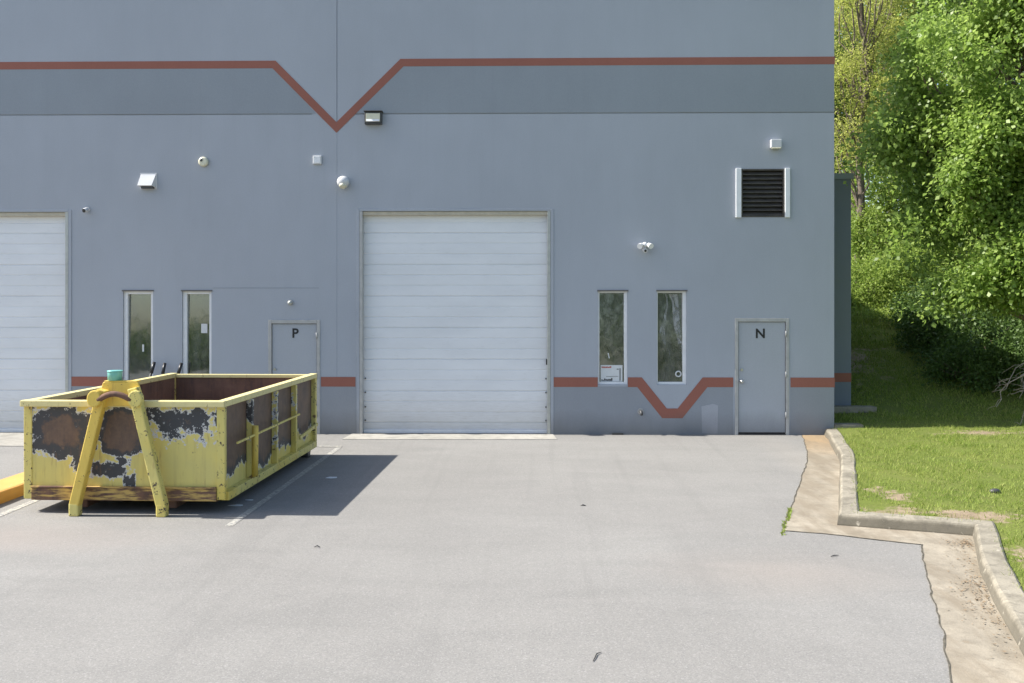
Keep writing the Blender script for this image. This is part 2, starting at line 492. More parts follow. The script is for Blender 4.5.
# ------------------------------------------------------------------ mesh helpers
class MB:
    def __init__(self):
        self.v, self.f, self.s = [], [], []

    def add(self, vs, fs, smooth=False):
        k = len(self.v)
        self.v += [tuple(p) for p in vs]
        self.f += [tuple(i + k for i in q) for q in fs]
        self.s += [smooth] * len(fs)
        return self

    def box(self, x0, x1, y0, y1, z0, z1):
        return self.add([(x, y, z) for z in (z0, z1) for y in (y0, y1) for x in (x0, x1)],
                        [(0, 2, 3, 1), (4, 5, 7, 6), (0, 1, 5, 4), (2, 6, 7, 3), (0, 4, 6, 2), (1, 3, 7, 5)])

    def bar(self, a, b, w, h, up=(0, 0, 1)):
        a, b = Vector(a), Vector(b)
        d = (b - a).normalized()
        s = d.cross(Vector(up))
        if s.length < 1e-4:
            s = d.cross(Vector((0, 1, 0)))
        s.normalize()
        t = s.cross(d).normalized()
        vs = []
        for p in (a, b):
            for i, j in ((-1, -1), (1, -1), (1, 1), (-1, 1)):
                vs.append(p + s * (w / 2 * i) + t * (h / 2 * j))
        return self.add(vs, [(0, 1, 2, 3), (4, 7, 6, 5), (0, 4, 5, 1), (1, 5, 6, 2), (2, 6, 7, 3), (3, 7, 4, 0)])

    def tube(self, pts, rad, n=10, cap=True):
        pts = [Vector(p) for p in pts]
        if not isinstance(rad, (list, tuple)):
            rad = [rad] * len(pts)
        rings = []
        prev = None
        for i, p in enumerate(pts):
            d = (pts[min(i + 1, len(pts) - 1)] - pts[max(i - 1, 0)]).normalized()
            if prev is None:
                s = d.cross(Vector((0.13, .29, .95)))
                if s.length < 1e-3:
                    s = d.cross(Vector((1, 0, 0)))
            else:
                s = prev - d * prev.dot(d)
            s.normalize()
            prev = s
            t = d.cross(s)
            rings.append([p + (s * math.cos(2 * math.pi * k / n) + t * math.sin(2 * math.pi * k / n)) * rad[i] for k in range(n)])
        k0 = len(self.v)
        for r in rings:
            self.v += [tuple(q) for q in r]
        for i in range(len(rings) - 1):
            for k in range(n):
                a, b = k0 + i * n + k, k0 + i * n + (k + 1) % n
                self.f.append((a, b, b + n, a + n))
                self.s.append(True)
        if cap:
            self.f.append(tuple(k0 + k for k in reversed(range(n))))
            self.f.append(tuple(k0 + (len(rings) - 1) * n + k for k in range(n)))
            self.s += [False, False]
        return self

    def prism(self, poly, y0, y1):
        """polygon in (x, z), counter-clockwise seen from -Y, extruded along Y"""
        n = len(poly)
        vs = [(x, y0, z) for x, z in poly] + [(x, y1, z) for x, z in poly]
        fs = [tuple(range(n)), tuple(reversed(range(n, 2 * n)))]
        fs += [(i, i + n, (i + 1) % n + n, (i + 1) % n) for i in range(n)]
        return self.add(vs, fs)

    def slab(self, poly, z0, z1):
        n = len(poly)
        vs = [(p[0], p[1], z0) for p in poly] + [(p[0], p[1], z1) for p in poly]
        fs = [tuple(reversed(range(n))), tuple(range(n, 2 * n))]
        fs += [(i, (i + 1) % n, (i + 1) % n + n, i + n) for i in range(n)]
        return self.add(vs, fs)

    def ball(self, c, r, nu=14, nv=9, half=False, sc3=(1, 1, 1)):
        vs, fs = [], []
        for j in range(nv + 1):
            th = math.pi * j / nv
            for i in range(nu):
                ph = 2 * math.pi * i / nu
                vs.append((c[0] + r * sc3[0] * math.sin(th) * math.cos(ph), c[1] + r * sc3[1] * math.sin(th) * math.sin(ph), c[2] + r * sc3[2] * math.cos(th)))
        for j in range(nv):
            for i in range(nu):
                a, b = j * nu + i, j * nu + (i + 1) % nu
                fs.append((a, a + nu, b + nu, b))
        return self.add(vs, fs, True)

    def build(self, name, mat, parent=None, bevel=0.0, seg=2):
        me = bpy.data.meshes.new(name)
        me.from_pydata(self.v, [], self.f)
        me.polygons.foreach_set('use_smooth', self.s)
        me.update()
        bm = bmesh.new()
        bm.from_mesh(me)
        if bevel:
            bmesh.ops.bevel(bm, geom=[e for e in bm.edges if len(e.link_faces) == 2 and e.calc_face_angle(0) > .5],
                            offset=bevel, segments=seg, profile=.6, affect='EDGES', clamp_overlap=True)
        bmesh.ops.recalc_face_normals(bm, faces=bm.faces)
        bm.to_mesh(me)
        bm.free()
        me.materials.append(MAT[mat] if isinstance(mat, str) else mat)
        o = bpy.data.objects.new(name, me)
        col.objects.link(o)
        if parent is not None:
            o.parent = parent
        return o


def empty(name, loc=(0, 0, 0), rz=0):
    o = bpy.data.objects.new(name, None)
    o.location = loc
    o.rotation_euler = (0, 0, rz)
    o.empty_display_size = .2
    col.objects.link(o)
    return o


def tag(o, label=None, cat=None, group=None, kind=None):
    for k, v in (('label', label), ('category', cat), ('group', group), ('kind', kind)):
        if v:
            o[k] = v
    return o


def structure(o):
    return tag(o, kind='structure')


def text_mesh(name, body, size, loc, mat, parent, bold=.006, depth=.002):
    cu = bpy.data.curves.new(name, 'FONT')
    cu.body = body
    cu.size = size
    cu.extrude = depth
    cu.offset = bold
    cu.align_x = 'CENTER'
    to = bpy.data.objects.new(name + '_tmp', cu)
    col.objects.link(to)
    dg = bpy.context.evaluated_depsgraph_get()
    me = bpy.data.meshes.new_from_object(to.evaluated_get(dg))
    bpy.data.objects.remove(to)
    me.materials.clear()
    me.materials.append(MAT[mat])
    o = bpy.data.objects.new(name, me)
    o.location = loc
    o.rotation_euler = (R(90), 0, 0)
    o.parent = parent
    col.objects.link(o)
    return o


# ------------------------------------------------------------------ sky and sun
SUN_EL = R(45)
SUN_TRAVEL = Vector((1, -.003, 0)).normalized() * math.cos(SUN_EL) + Vector((0, 0, -math.sin(SUN_EL)))
w = bpy.data.worlds.new('World')
sc.world = w
w.use_nodes = True
wt = w.node_tree
sky = wt.nodes.new('ShaderNodeTexSky')
sky.sky_type = 'NISHITA'
sky.sun_disc = False
sky.sun_elevation = SUN_EL
sky.sun_rotation = R(-90)
sky.air_density = 1.0
sky.dust_density = 1.5
sky.ozone_density = 1.0
bg = wt.nodes['Background']
bg.inputs['Strength'].default_value = .125
wt.links.new(sky.outputs[0], bg.inputs['Color'])
sl = bpy.data.lights.new('sun', 'SUN')
sl.energy = 5.0
sl.angle = R(.53)
sl.color = (1.0, .955, .88)
so = bpy.data.objects.new('sun', sl)
so.rotation_euler = SUN_TRAVEL.to_track_quat('-Z', 'Y').to_euler()
so.location = (-20, -10, 30)
col.objects.link(so)
sc.view_settings.view_transform = 'Standard'
sc.view_settings.look = 'None'
sc.view_settings.gamma = 1
sc.view_settings.exposure = .95

# ------------------------------------------------------------------ ground sheets
structure(MB().add([(-400, -400, -.06), (400, -400, -.06), (400, 400, -.06), (-400, 400, -.06)], [(0, 1, 2, 3)]).build('ground', 'ground'))
structure(MB().add([(-70, -48, 0), (18, -48, 0), (18, .3, 0), (-70, .3, 0)], [(0, 1, 2, 3)]).build('parking_lot', 'asphalt'))


def ground_poly(name, pts, z, mat):
    vs = [(p[0], p[1], z) for p in pts]
    return structure(MB().add(vs, [tuple(range(len(vs)))]).build(name, mat))


# painted lines
def gline(name, a, b, wd, z=.004):
    a, b = Vector((a[0], a[1])), Vector((b[0], b[1]))
    d = (b - a).normalized()
    s = Vector((-d.y, d.x)) * wd / 2
    return ground_poly(name, [a - s, b - s, b + s, a + s], z, 'line')


gline('parking_line', un(229, 526), un(339, 447.5), .092)
gline('parking_line', (-6.30, -8.0), (-6.36, -1.75), .105)
gline('parking_line', (-4.6, un(320, 446.8).y + .02), (un(342, 446.8).x, un(342, 446.8).y), .10, .008)
# concrete aprons at the roll up doors
ap = MB().slab([(fx(352), -.001), (fx(350), -.78), (fx(556), -.72), (fx(553), -.001)], .0, .009).build('door_apron', 'apron')
structure(ap)
ap = MB().slab([(-13.2, -.001), (-13.2, -1.75), (-8.3, -1.75), (-8.3, -.001)], .0, .012).build('door_apron', 'apron')
structure(ap)

# gutter and kerb on the right
KERB = [(5.62, -.012), (5.49, -.7), (4.93, -3.2), (4.05, -6.0), (3.50, -7.72), (4.80, -8.22), (4.22, -9.72), (3.92, -10.62), (3.42, -12.3), (2.2, -16.2), (1.2, -19.5)]
GUT = [(5.20, -.012), (5.07, -.55), (4.70, -2.2), (4.35, -3.4), (3.42, -6.2), (2.80, -8.0), (3.20, -8.13), (4.09, -8.63), (3.70, -9.75), (3.18, -11.38), (2.82, -12.4), (1.5, -16.7), (.5, -19.5)]
kerb = [Vector(p) for p in KERB]


def jitter_line(pts, step, amp, seed):
    out = []
    for i in range(len(pts) - 1):
        a, b = Vector(pts[i]), Vector(pts[i + 1])
        n = max(1, int((b - a).length / step))
        for k in range(n):
            p = a.lerp(b, k / n)
            q = mnoise.noise(Vector((p.x * 3.1 + seed, p.y * 3.1, 0))) * amp + mnoise.noise(Vector((p.x * 11 + seed, p.y * 11, 3))) * amp * .5
            if i == 0 and k == 0:
                q = 0
            out.append(p + Vector((q, q * .4)))
    out.append(Vector(pts[-1]))
    return out


gut_edge = jitter_line(GUT, .10, .032, 4)
kerb_in = [Vector((p[0] + .06, p[1] + (.06 if i in (5,) else 0))) for i, p in enumerate(KERB)]
gp = [(p.x, p.y) for p in gut_edge] + [(p[0] + .08, p[1]) for p in reversed(KERB)]
bmg = bmesh.new()
vsg = [bmg.verts.new((x, y, .005)) for x, y in gp]
fg = bmg.faces.new(vsg)
bmesh.ops.triangulate(bmg, faces=[fg])
bmesh.ops.recalc_face_normals(bmg, faces=bmg.faces)
for f_ in bmg.faces:
    if f_.normal.z < 0:
        f_.normal_flip()
meg = bpy.data.meshes.new('gutter')
bmg.to_mesh(meg)
meg.materials.append(MAT['gutter'])
og = bpy.data.objects.new('gutter', meg)
col.objects.link(og)
structure(og)


jv, jf = [], []
for i, p in enumerate(gut_edge):
    wj = .006 + .013 * abs(mnoise.noise(Vector((p.x * 5, p.y * 5, 8))))
    q = gut_edge[min(i + 1, len(gut_edge) - 1)] - gut_edge[max(i - 1, 0)]
    nq = Vector((-q.y, q.x)).normalized()
    a_, b_ = p - nq * wj, p + nq * wj * .5
    jv += [(a_.x, a_.y, .009), (b_.x, b_.y, .009)]
for i in range(len(gut_edge) - 1):
    jf.append((2 * i, 2 * i + 1, 2 * i + 3, 2 * i + 2))
structure(MB().add(jv, jf).build('pavement_joint', 'soil'))


def offset_line(pts, d):
    out = []
    for i, p in enumerate(pts):
        ns = []
        if i > 0:
            e = (p - pts[i - 1]).normalized()
            ns.append(Vector((-e.y, e.x)))
        if i < len(pts) - 1:
            e = (pts[i + 1] - p).normalized()
            ns.append(Vector((-e.y, e.x)))
        if len(ns) == 2:
            mlt = (ns[0] + ns[1])
            mlt = mlt / max(.25, mlt.length_squared) * 2
            out.append(p + mlt * d)
        else:
            out.append(p + ns[0] * d)
    return out


KH, KW = .135, .235
# finer path keeps the kerb slightly uneven
kp = []
corner = []
for i in range(len(kerb) - 1):
    a, b = kerb[i], kerb[i + 1]
    n = max(1, int((b - a).length / .35))
    for k in range(n):
        kp.append(a.lerp(b, k / n))
kp.append(kerb[-1])
prof = [(0, -.03), (0.0, .02), (.018, KH - .028), (.028, KH - .01), (.048, KH), (KW - .03, KH + .004), (KW - .008, KH - .01), (KW, KH - .04), (KW, -.05)]
rows = []
for d, h in prof:
    line = offset_line(kp, d)
    rows.append([(p.x + mnoise.noise(Vector((p.x * 2, p.y * 2, d * 9))) * .016, p.y + mnoise.noise(Vector((p.y * 2, p.x * 2, d * 7 + 5))) * .014,
                  h + (mnoise.noise(Vector((p.x * 1.5, p.y * 1.5, 9))) * .012 if h > .05 else 0)) for p in line])
mb = MB()
n = len(kp)
vs = [p for r in rows for p in r]
fs = []
for j in range(len(rows) - 1):
    for i in range(n - 1):
        fs.append((j * n + i, j * n + i + 1, (j + 1) * n + i + 1, (j + 1) * n + i))
fs.append(tuple(j * n for j in range(len(rows))))
fs.append(tuple(j * n + n - 1 for j in reversed(range(len(rows)))))
mb.add(vs, fs)
structure(mb.build('curb', 'curb'))

# yellow kerb to the left of the parking bay
yk = MB()
ykn = 14
y0, y1 = -9.5, -4.9
pr_ = [(-.50, -.02), (-.50, .13), (-.47, .15), (-.04, .155), (-.012, .145), (0, .12), (0, -.02)]
vs = []
for i in range(ykn + 1):
    y = y0 + (y1 - y0) * i / ykn
    for (dx, h) in pr_:
        vs.append((-6.645 + dx + .008 * mnoise.noise(Vector((y, dx, 2))), y, h + (.006 * mnoise.noise(Vector((y * 2, dx * 5, 0))) if h > 0 else 0)))
m_ = len(pr_)
fs = []
for i in range(ykn):
    for j in range(m_ - 1):
        fs.append((i * m_ + j, i * m_ + j + 1, (i + 1) * m_ + j + 1, (i + 1) * m_ + j))
fs += [tuple(range(m_)), tuple(ykn * m_ + j for j in reversed(range(m_)))]
yk.add(vs, fs)
structure(yk.build('yellow_curb', 'yellow_curb'))


# ------------------------------------------------------------------ lawn terrain
KB = list(reversed(KERB))  # increasing Y


def xb(y):
    """kerb line X as a function of Y"""
    ys = [p[1] for p in KERB]
    if y >= ys[0]:
        return 5.75
    if y <= ys[-1]:
        return KERB[-1][0]
    for i in range(len(KERB) - 1):
        a, b = KERB[i], KERB[i + 1]
        if b[1] <= y <= a[1]:
            t = (a[1] - y) / max(1e-6, a[1] - b[1])
            return a[0] + (b[0] - a[0]) * t
    return 5.75


def lawn_z(x, y):
    yy = max(0.0, y + .3)
    rise = .27 * yy * yy / (yy + .8)
    far = max(0, y - 13)
    rise -= .17 * far * far / (far + 3)
    z = .115 + rise + .012 * max(0, x - xb(min(y, -.1)) - .2)
    z += .035 * mnoise.noise(Vector((x * .55, y * .55, 1))) * min(1, max(0, x - xb(y)) * .8) + .012 * mnoise.noise(Vector((x * 2.3, y * 2.3, 4)))
    if y > 3:
        z += .12 * min(1, (y - 3) / 4) * mnoise.noise(Vector((x * .35, y * .35, 7)))
    return z


DIRT = [(4.15, -7.55, .65, .30), (4.95, -7.75, .5, .3), (8.4, -.75, .9, .38), (4.55, -6.5, .22, .5), (4.75, -10.0, .22, .9), (7.2, 4.6, 1.0, 1.5)]


def dirt_k(x, y):
    k = 0
    for cx, cy, rx, ry in DIRT:
        k = max(k, 1 - math.hypot((x - cx) / rx, (y - cy) / ry) * .55)
    return k * .8 + .30 * mnoise.noise(Vector((x * 2.6, y * 2.6, 2))) + .22 * mnoise.noise(Vector((x * 7, y * 7, 6)))


ysr = []
y = -19.5
while y < 70:
    ysr.append(y)
    if -8.3 < y < -7.6:
        y += .03
    elif y < 1:
        y += .12
    elif y < 14:
        y += .25
    else:
        y += 1.5
cols_ = [0]
st = .12
while cols_[-1] < 60:
    cols_.append(cols_[-1] + st)
    st = .12 if cols_[-1] < 6 else st * 1.12
vs, fs, dk = [], [], []
for y in ysr:
    for c in cols_:
        x = xb(y) + .11 + c
        vs.append((x, y, lawn_z(x, y)))
        dk.append(max(0.0, min(1.0, dirt_k(x, y))))
nc = len(cols_)
for j in range(len(ysr) - 1):
    for i in range(nc - 1):
        fs.append((j * nc + i, j * nc + i + 1, (j + 1) * nc + i + 1, (j + 1) * nc + i))
lm = MB().add(vs, fs, True)
lawn = lm.build('lawn', 'lawn')
at = lawn.data.attributes.new('dirt', 'FLOAT', 'POINT')
at.data.foreach_set('value', np.array(dk, dtype=np.float32))
structure(lawn)


def mesh_np(name, verts, faces, mat, parent=None):
    """verts (n,3), faces (m,k) arrays"""
    me = bpy.data.meshes.new(name)
    nv, nf, k = len(verts), len(faces), faces.shape[1]
    me.vertices.add(nv)
    me.vertices.foreach_set('co', verts.astype(np.float32).ravel())
    me.loops.add(nf * k)
    me.loops.foreach_set('vertex_index', faces.astype(np.int32).ravel())
    me.polygons.add(nf)
    me.polygons.foreach_set('loop_start', np.arange(0, nf * k, k, dtype=np.int32))
    me.update(calc_edges=True)
    me.materials.append(MAT[mat])
    o = bpy.data.objects.new(name, me)
    col.objects.link(o)
    if parent is not None:
        o.parent = parent
    return o


def grass_patch(n, x0, x1, ya, yb, hmin, hmax, wd, thin=0):
    out_b, out_h = [], []
    tries = 0
    while len(out_b) < n and tries < n * 4:
        tries += 1
        y = random.uniform(ya, yb)
        x = random.uniform(x0, x1)
        if y < 0 and x < xb(y) + .17:
            continue
        if y >= 1.1 and x < 6.55:
            continue
        if 0 <= y and x < 5.85:
            continue
        k = dirt_k(x, y)
        if k > .42 and random.random() < min(.80, (k - .42) * 3):
            continue
        if mnoise.noise(Vector((x * 2.1, y * 2.1, 12))) + .55 < random.random() * .75:
            continue
        out_b.append((x, y, lawn_z(x, y) - .01))
        out_h.append(random.uniform(hmin, hmax) * (1 + .6 * mnoise.noise(Vector((x * 1.7, y * 1.7, 5)))))
    b = np.array(out_b)
    h = np.array(out_h)[:, None]
    m = len(b)
    ang = RNG.uniform(0, 2 * np.pi, m)
    d = np.stack([np.cos(ang), np.sin(ang), np.zeros(m)], 1)
    lean = np.stack([RNG.normal(0, .45, m), RNG.normal(0, .45, m), np.ones(m)], 1)
    wv = RNG.uniform(.7, 1.3, (m, 1)) * wd
    p0, p1, p2 = b - d * wv, b + d * wv, b + lean * h
    v = np.stack([p0, p1, p2], 1).reshape(-1, 3)
    f = np.arange(3 * m).reshape(-1, 3)
    return v, f


gv, gf = [], []
off = 0
for args in ((70000, 2.0, 12, -12.5, .6, .028, .07, .0055), (26000, 5.5, 13, .4, 5.5, .04, .09, .010), (22000, 6.2, 15, 5, 14, .06, .16, .02)):
    v, f = grass_patch(*args)
    gv.append(v)
    gf.append(f + off)
    off += len(v)
gr = mesh_np('grass', np.concatenate(gv), np.concatenate(gf), 'grass')
tag(gr, kind='stuff', label='short green lawn grass growing behind the concrete kerb', cat='grass')

# ------------------------------------------------------------------ building
bld = empty('industrial_building', (0, 0, 0))
tag(bld, 'blue grey industrial building with red stripes, white roll up door and doors P and N', 'building')
XL, XR, ZT = -14.0, fx(834.2), 9.25
RD, WD, DD = .16, .085, .06        # recess depths
JX = fx(337)
JZ = fz(113.5)
v_l = fx(312)
v_r = fx(352)
openings = {
    'roll_a': (fx(359.5), fx(550.5), -.02, fz(211), RD),
    'roll_b': (fx(68.5) - 3.66, fx(68.5), -.02, fz(212, 60), RD),
    'win_a': (fx(123), fx(153), fz(384, 138), fz(291, 138), WD),
    'win_b': (fx(182), fx(211.5), fz(384, 197), fz(291, 197), WD),
    'win_c': (fx(598), fx(627.5), fz(384.5), fz(291), WD),
    'win_d': (fx(657), fx(686.5), fz(384.5), fz(291), WD),
    'door_p': (fx(268.5), fx(320), -.02, fz(320), DD),
    'door_n': (fx(735), fx(789), -.02, fz(318), DD),
    'louver': (fx(741), fx(784.5), fz(217.5), fz(169.5), .14),
    'vjoint_a': (JX - .007, JX + .007, fz(128), ZT - .3, .015),
    'vjoint_b': (JX - .004, JX + .004, .0, fz(134), .004),
    'hjoint_a': (XL + .2, v_l, JZ - .010, JZ + .010, .02),
    'hjoint_b': (v_r, XR - .002, JZ - .010, JZ + .010, .02),
}
xs = sorted({XL, XR} | {o[0] for o in openings.values()} | {o[1] for o in openings.values()})
zs = sorted({-.02, ZT} | {o[2] for o in openings.values()} | {o[3] for o in openings.values()})
wb = MB()
for i in range(len(xs) - 1):
    for j in range(len(zs) - 1):
        cx, cz = (xs[i] + xs[i + 1]) / 2, (zs[j] + zs[j + 1]) / 2
        if any(o[0] < cx < o[1] and o[2] < cz < o[3] for o in openings.values()):
            continue
        wb.add([(xs[i], 0, zs[j]), (xs[i + 1], 0, zs[j]), (xs[i + 1], 0, zs[j + 1]), (xs[i], 0, zs[j + 1])], [(0, 1, 2, 3)])
for nme, (a, b, c, d, dp) in openings.items():
    wb.add([(a, 0, c), (a, 0, d), (a, dp, d), (a, dp, c)], [(0, 1, 2, 3)])
    wb.add([(b, 0, c), (b, dp, c), (b, dp, d), (b, 0, d)], [(0, 1, 2, 3)])
    wb.add([(a, 0, d), (b, 0, d), (b, dp, d), (a, dp, d)], [(0, 1, 2, 3)])
    if c > 0.01:
        wb.add([(a, 0, c), (a, dp, c), (b, dp, c), (b, 0, c)], [(0, 1, 2, 3)])
    if 'joint' in nme or nme == 'louver':
        wb.add([(a, dp, c), (b, dp, c), (b, dp, d), (a, dp, d)], [(0, 1, 2, 3)])
YB = 1.2
wb.add([(XR, 0, -.02), (XR, YB, -.02), (XR, YB, ZT), (XR, 0, ZT)], [(0, 1, 2, 3)])
wb.add([(XL, 0, -.02), (XL, 0, ZT), (XL, YB, ZT), (XL, YB, -.02)], [(0, 1, 2, 3)])
wb.add([(XL, 0, ZT), (XR, 0, ZT), (XR, YB, ZT), (XL, YB, ZT)], [(0, 1, 2, 3)])
AX, AZ = un(851, 174, Y=YB).x, un(851, 174, Y=YB).z
wb.add([(XL, YB, AZ), (XL, YB, ZT), (XR, YB, ZT), (XR, YB, AZ)], [(0, 1, 2, 3)])


def raw_build(mb, name, mat, parent):
    me = bpy.data.meshes.new(name)
    me.from_pydata(mb.v, [], mb.f)
    me.update()
    me.materials.append(MAT[mat])
    o = bpy.data.objects.new(name, me)
    col.objects.link(o)
    o.parent = parent
    return o


raw_build(wb, 'wall', 'wall', bld)
# lower rear body of the building
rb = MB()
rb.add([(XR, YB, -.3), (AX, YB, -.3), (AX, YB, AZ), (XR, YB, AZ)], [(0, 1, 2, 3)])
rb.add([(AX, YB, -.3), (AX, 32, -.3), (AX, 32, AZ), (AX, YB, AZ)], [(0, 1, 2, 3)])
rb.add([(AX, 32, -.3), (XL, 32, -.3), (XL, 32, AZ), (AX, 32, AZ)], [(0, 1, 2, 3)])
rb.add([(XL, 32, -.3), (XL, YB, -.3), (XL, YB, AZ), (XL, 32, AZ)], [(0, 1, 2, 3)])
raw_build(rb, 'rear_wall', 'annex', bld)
MB().add([(XL, YB, AZ - .06), (AX, YB, AZ - .06), (AX, 32, AZ - .06), (XL, 32, AZ - .06)], [(0, 1, 2, 3)]).build('roof', 'roof', bld)
MB().box(XR + .003, AX + .05, YB - .03, YB + .12, AZ - .10, AZ + .012).build('roof_edge_trim', 'band', bld)
# dim interior: floor and partition seen through the windows
it = MB()
it.add([(XL, .3, -.01), (XR, .3, -.01), (XR, 4, -.01), (XL, 4, -.01)], [(0, 1, 2, 3)])
it.add([(XL, 4, -.01), (AX, 4, -.01), (AX, 4, 5), (XL, 4, 5)], [(0, 1, 2, 3)])
it.add([(XL, .3, 3.2), (XR, .3, 3.2), (XR, 4, 3.2), (XL, 4, 3.2)], [(0, 1, 2, 3)])
it.build('interior', 'interior', bld)

# darker band and the red stripes (painted relief, a few mm proud)
zb0, zb1 = JZ + .013, fz(64)
MB().prism([(XL, zb0), (fx(316), zb0), (fx(270), zb1), (XL, zb1)], -.004, .002).build('upper_band', 'band', bld)
MB().prism([(fx(354), zb0), (XR - .001, zb0), (XR - .001, zb1), (fx(400), zb1)], -.004, .002).build('upper_band', 'band', bld)


def stripe_poly(pts, wd):
    """constant-width band round a polyline in (x,z)"""
    P = [Vector(p) for p in pts]
    L = offset_line(P, wd / 2)
    Rr = offset_line(P, -wd / 2)
    return L, Rr


def stripe(name, pts, wd, y0=-.007, y1=.002):
    L, Rr = stripe_poly(pts, wd)
    mb = MB()
    n = len(pts)
    vs = [(p.x, y0, p.y) for p in Rr] + [(p.x, y0, p.y) for p in L] + [(p.x, y1, p.y) for p in Rr] + [(p.x, y1, p.y) for p in L]
    fs = []
    for i in range(n - 1):
        fs.append((i, i + 1, n + i + 1, n + i))
        fs.append((2 * n + i, 2 * n + i + 1, i + 1, i))
        fs.append((n + i, n + i + 1, 3 * n + i + 1, 3 * n + i))
    fs += [(0, n, 3 * n, 2 * n), (n - 1, 3 * n - 1, 4 * n - 1, 2 * n - 1)]
    mb.add(vs, fs)
    return mb.build(name, 'stripe', bld)


SW = .145
stripe('upper_stripe', [(XL, fz(63.8)), (fx(274), fz(63.5)), (fx(336.5), fz(127)), (fx(402), fz(62.2)), (XR + .012, fz(61.8))], SW)
zl = fz(382)
LW = .185
base_top = zl - LW / 2 + .01


def low(name, pts): return stripe(name, pts, LW)


E_ = .006
low('lower_stripe', [(fx(551) + .05, zl), (fx(598) - E_, zl)])
zig = [(fx(627.5) + E_, zl), (fx(639.5), zl), (fx(664.5), fz(413)), (fx(680), fz(413)), (fx(705), zl), (fx(733.5) - E_, zl)]
low('lower_stripe', zig)
low('lower_stripe', [(fx(790.5), zl), (XR + .01, zl)])
low('lower_stripe', [(fx(321), zl), (fx(355.5), zl)])
low('lower_stripe', [(fx(71), zl), (fx(123) - E_, zl)])
low('lower_stripe', [(fx(211.5) + E_, zl), (fx(267), zl)])


def basepanel(poly): MB().prism(poly, -.0035, .002).build('base_band', 'base', bld)


zc = fz(413)
basepanel([(fx(553), 0), (fx(661), 0), (fx(661), fz(408.5)), (fx(639.5), base_top), (fx(553), base_top)])
basepanel([(fx(661) + .0005, 0), (fx(683), 0), (fx(683), fz(409)), (fx(680), zc), (fx(664.5), zc), (fx(661) + .0005, fz(408.5))])
basepanel([(fx(683) + .0005, 0), (fx(733), 0), (fx(733), base_top), (fx(705), base_top), (fx(683) + .0005, fz(409))])
basepanel([(fx(790.5), 0), (XR - .001, 0), (XR - .001, base_top), (fx(790.5), base_top)])
basepanel([(fx(321), 0), (fx(356), 0), (fx(356), base_top), (fx(321), base_top)])
basepanel([(fx(72), 0), (fx(267), 0), (fx(267), base_top), (fx(72), base_top)])
MB().prism([(fx(702), .03), (fx(717.5), .02), (fx(718), fz(405)), (fx(713), fz(403.5)), (fx(701.5), fz(406))], -.0055, .001).build('paint_patch', 'patch', bld)
# stripe and dark base wrap onto the rear wing
MB().box(XR + .003, AX + .004, YB - .006, YB + .001, 1.01 - .09, 1.01 + .09).build('lower_stripe', 'stripe', bld)
# horizontal plaster seam above door P
MB().box(fx(213), fx(319), -.003, .001, fz(288.2), fz(287.6)).build('plaster_seam', 'band', bld)


# ---- windows
def window(key, sides, mat='white', tilt=.022):
    a, b, c, d, dp = openings[key]
    l, r, t, bt = sides
    y0, y1 = dp - .045, dp + .06
    f = MB()
    f.box(a, a + l, y0, y1, c, d)
    f.box(b - r, b, y0, y1, c, d)
    f.box(a + l, b - r, y0, y1, d - t, d)
    f.box(a + l, b - r, y0, y1, c, c + bt)
    o = f.build('window', mat, bld, .004, 1)
    tl_ = tilt * (d - c)
    MB().add([(a + l - .004, dp + .002, c + bt - .004), (b - r + .004, dp + .002, c + bt - .004), (b - r + .004, dp + .002 + tl_, d - t + .004), (a + l - .004, dp + .002 + tl_, d - t + .004),
              (a + l - .004, dp + .008, c + bt - .004), (b - r + .004, dp + .008, c + bt - .004), (b - r + .004, dp + .008 + tl_, d - t + .004), (a + l - .004, dp + .008 + tl_, d - t + .004)],
             [(0, 1, 2, 3), (4, 7, 6, 5), (0, 4, 5, 1), (2, 6, 7, 3), (0, 3, 7, 4), (1, 5, 6, 2)]).build('pane', 'glass', o)
    # drip sill and thin dark head flashing
    MB().box(a - .015, b + .015, -.022, dp - .05, d - .006, d + .02).build('head_flashing', 'joint', o)
    return o


w1 = window('win_a', (.075, .055, .06, .06))
w2 = window('win_b', (.08, .055, .06, .06))
w3 = window('win_c', (.03, .06, .035, .05), tilt=.036)
w4 = window('win_d', (.02, .065, .035, .05), tilt=.036)
w1['label'] = 'narrow window with a white frame, nearest the left roll up door'
w2['label'] = 'narrow white framed window beside door P'
w3['label'] = 'narrow window with a white notice at its foot'
w4['label'] = 'narrow window with milky plastic sheeting and a round sticker'
a, b, c, d, dp = openings['win_c']
nt = MB().box(a + .055, b - .09, dp - .012, dp - .008, c + .055, c + .37).build('notice', 'paper', w3)
ink = MB()
xx = a + .075
for k in range(9):
    wdt = random.uniform(.012, .026)
    ink.box(xx, xx + wdt, dp - .0145, dp - .0122, c + .315, c + .345 + random.uniform(-.008, .006))
    xx += wdt + .005
ink.build('red_lettering', 'redink', nt)
ink = MB()
xx = a + .07
for k in range(8):
    h = random.uniform(.015, .055)
    ink.box(xx, xx + .022, dp - .0145, dp - .0122, c + .068, c + .068 + h)
    xx += .027
ink.box(b - .145, b - .128, dp - .0145, dp - .0122, c + .07, c + .31)
ink.box(a + .16, b - .17, dp - .0145, dp - .0122, c + .150, c + .156)
ink.box(b - .20, b - .16, dp - .0145, dp - .0122, c + .285, c + .30)
ink.build('dark_print', 'black', nt)
MB().bar((a + .20, dp + .02, c + .60), (a + .225, dp + .02, c + .50), .02, .01, (0, 1, 0)).build('window_latch', 'paper', w3)
a, b, c, d, dp = openings['win_d']
fl = MB()
nn = 16
vs, fs = [], []
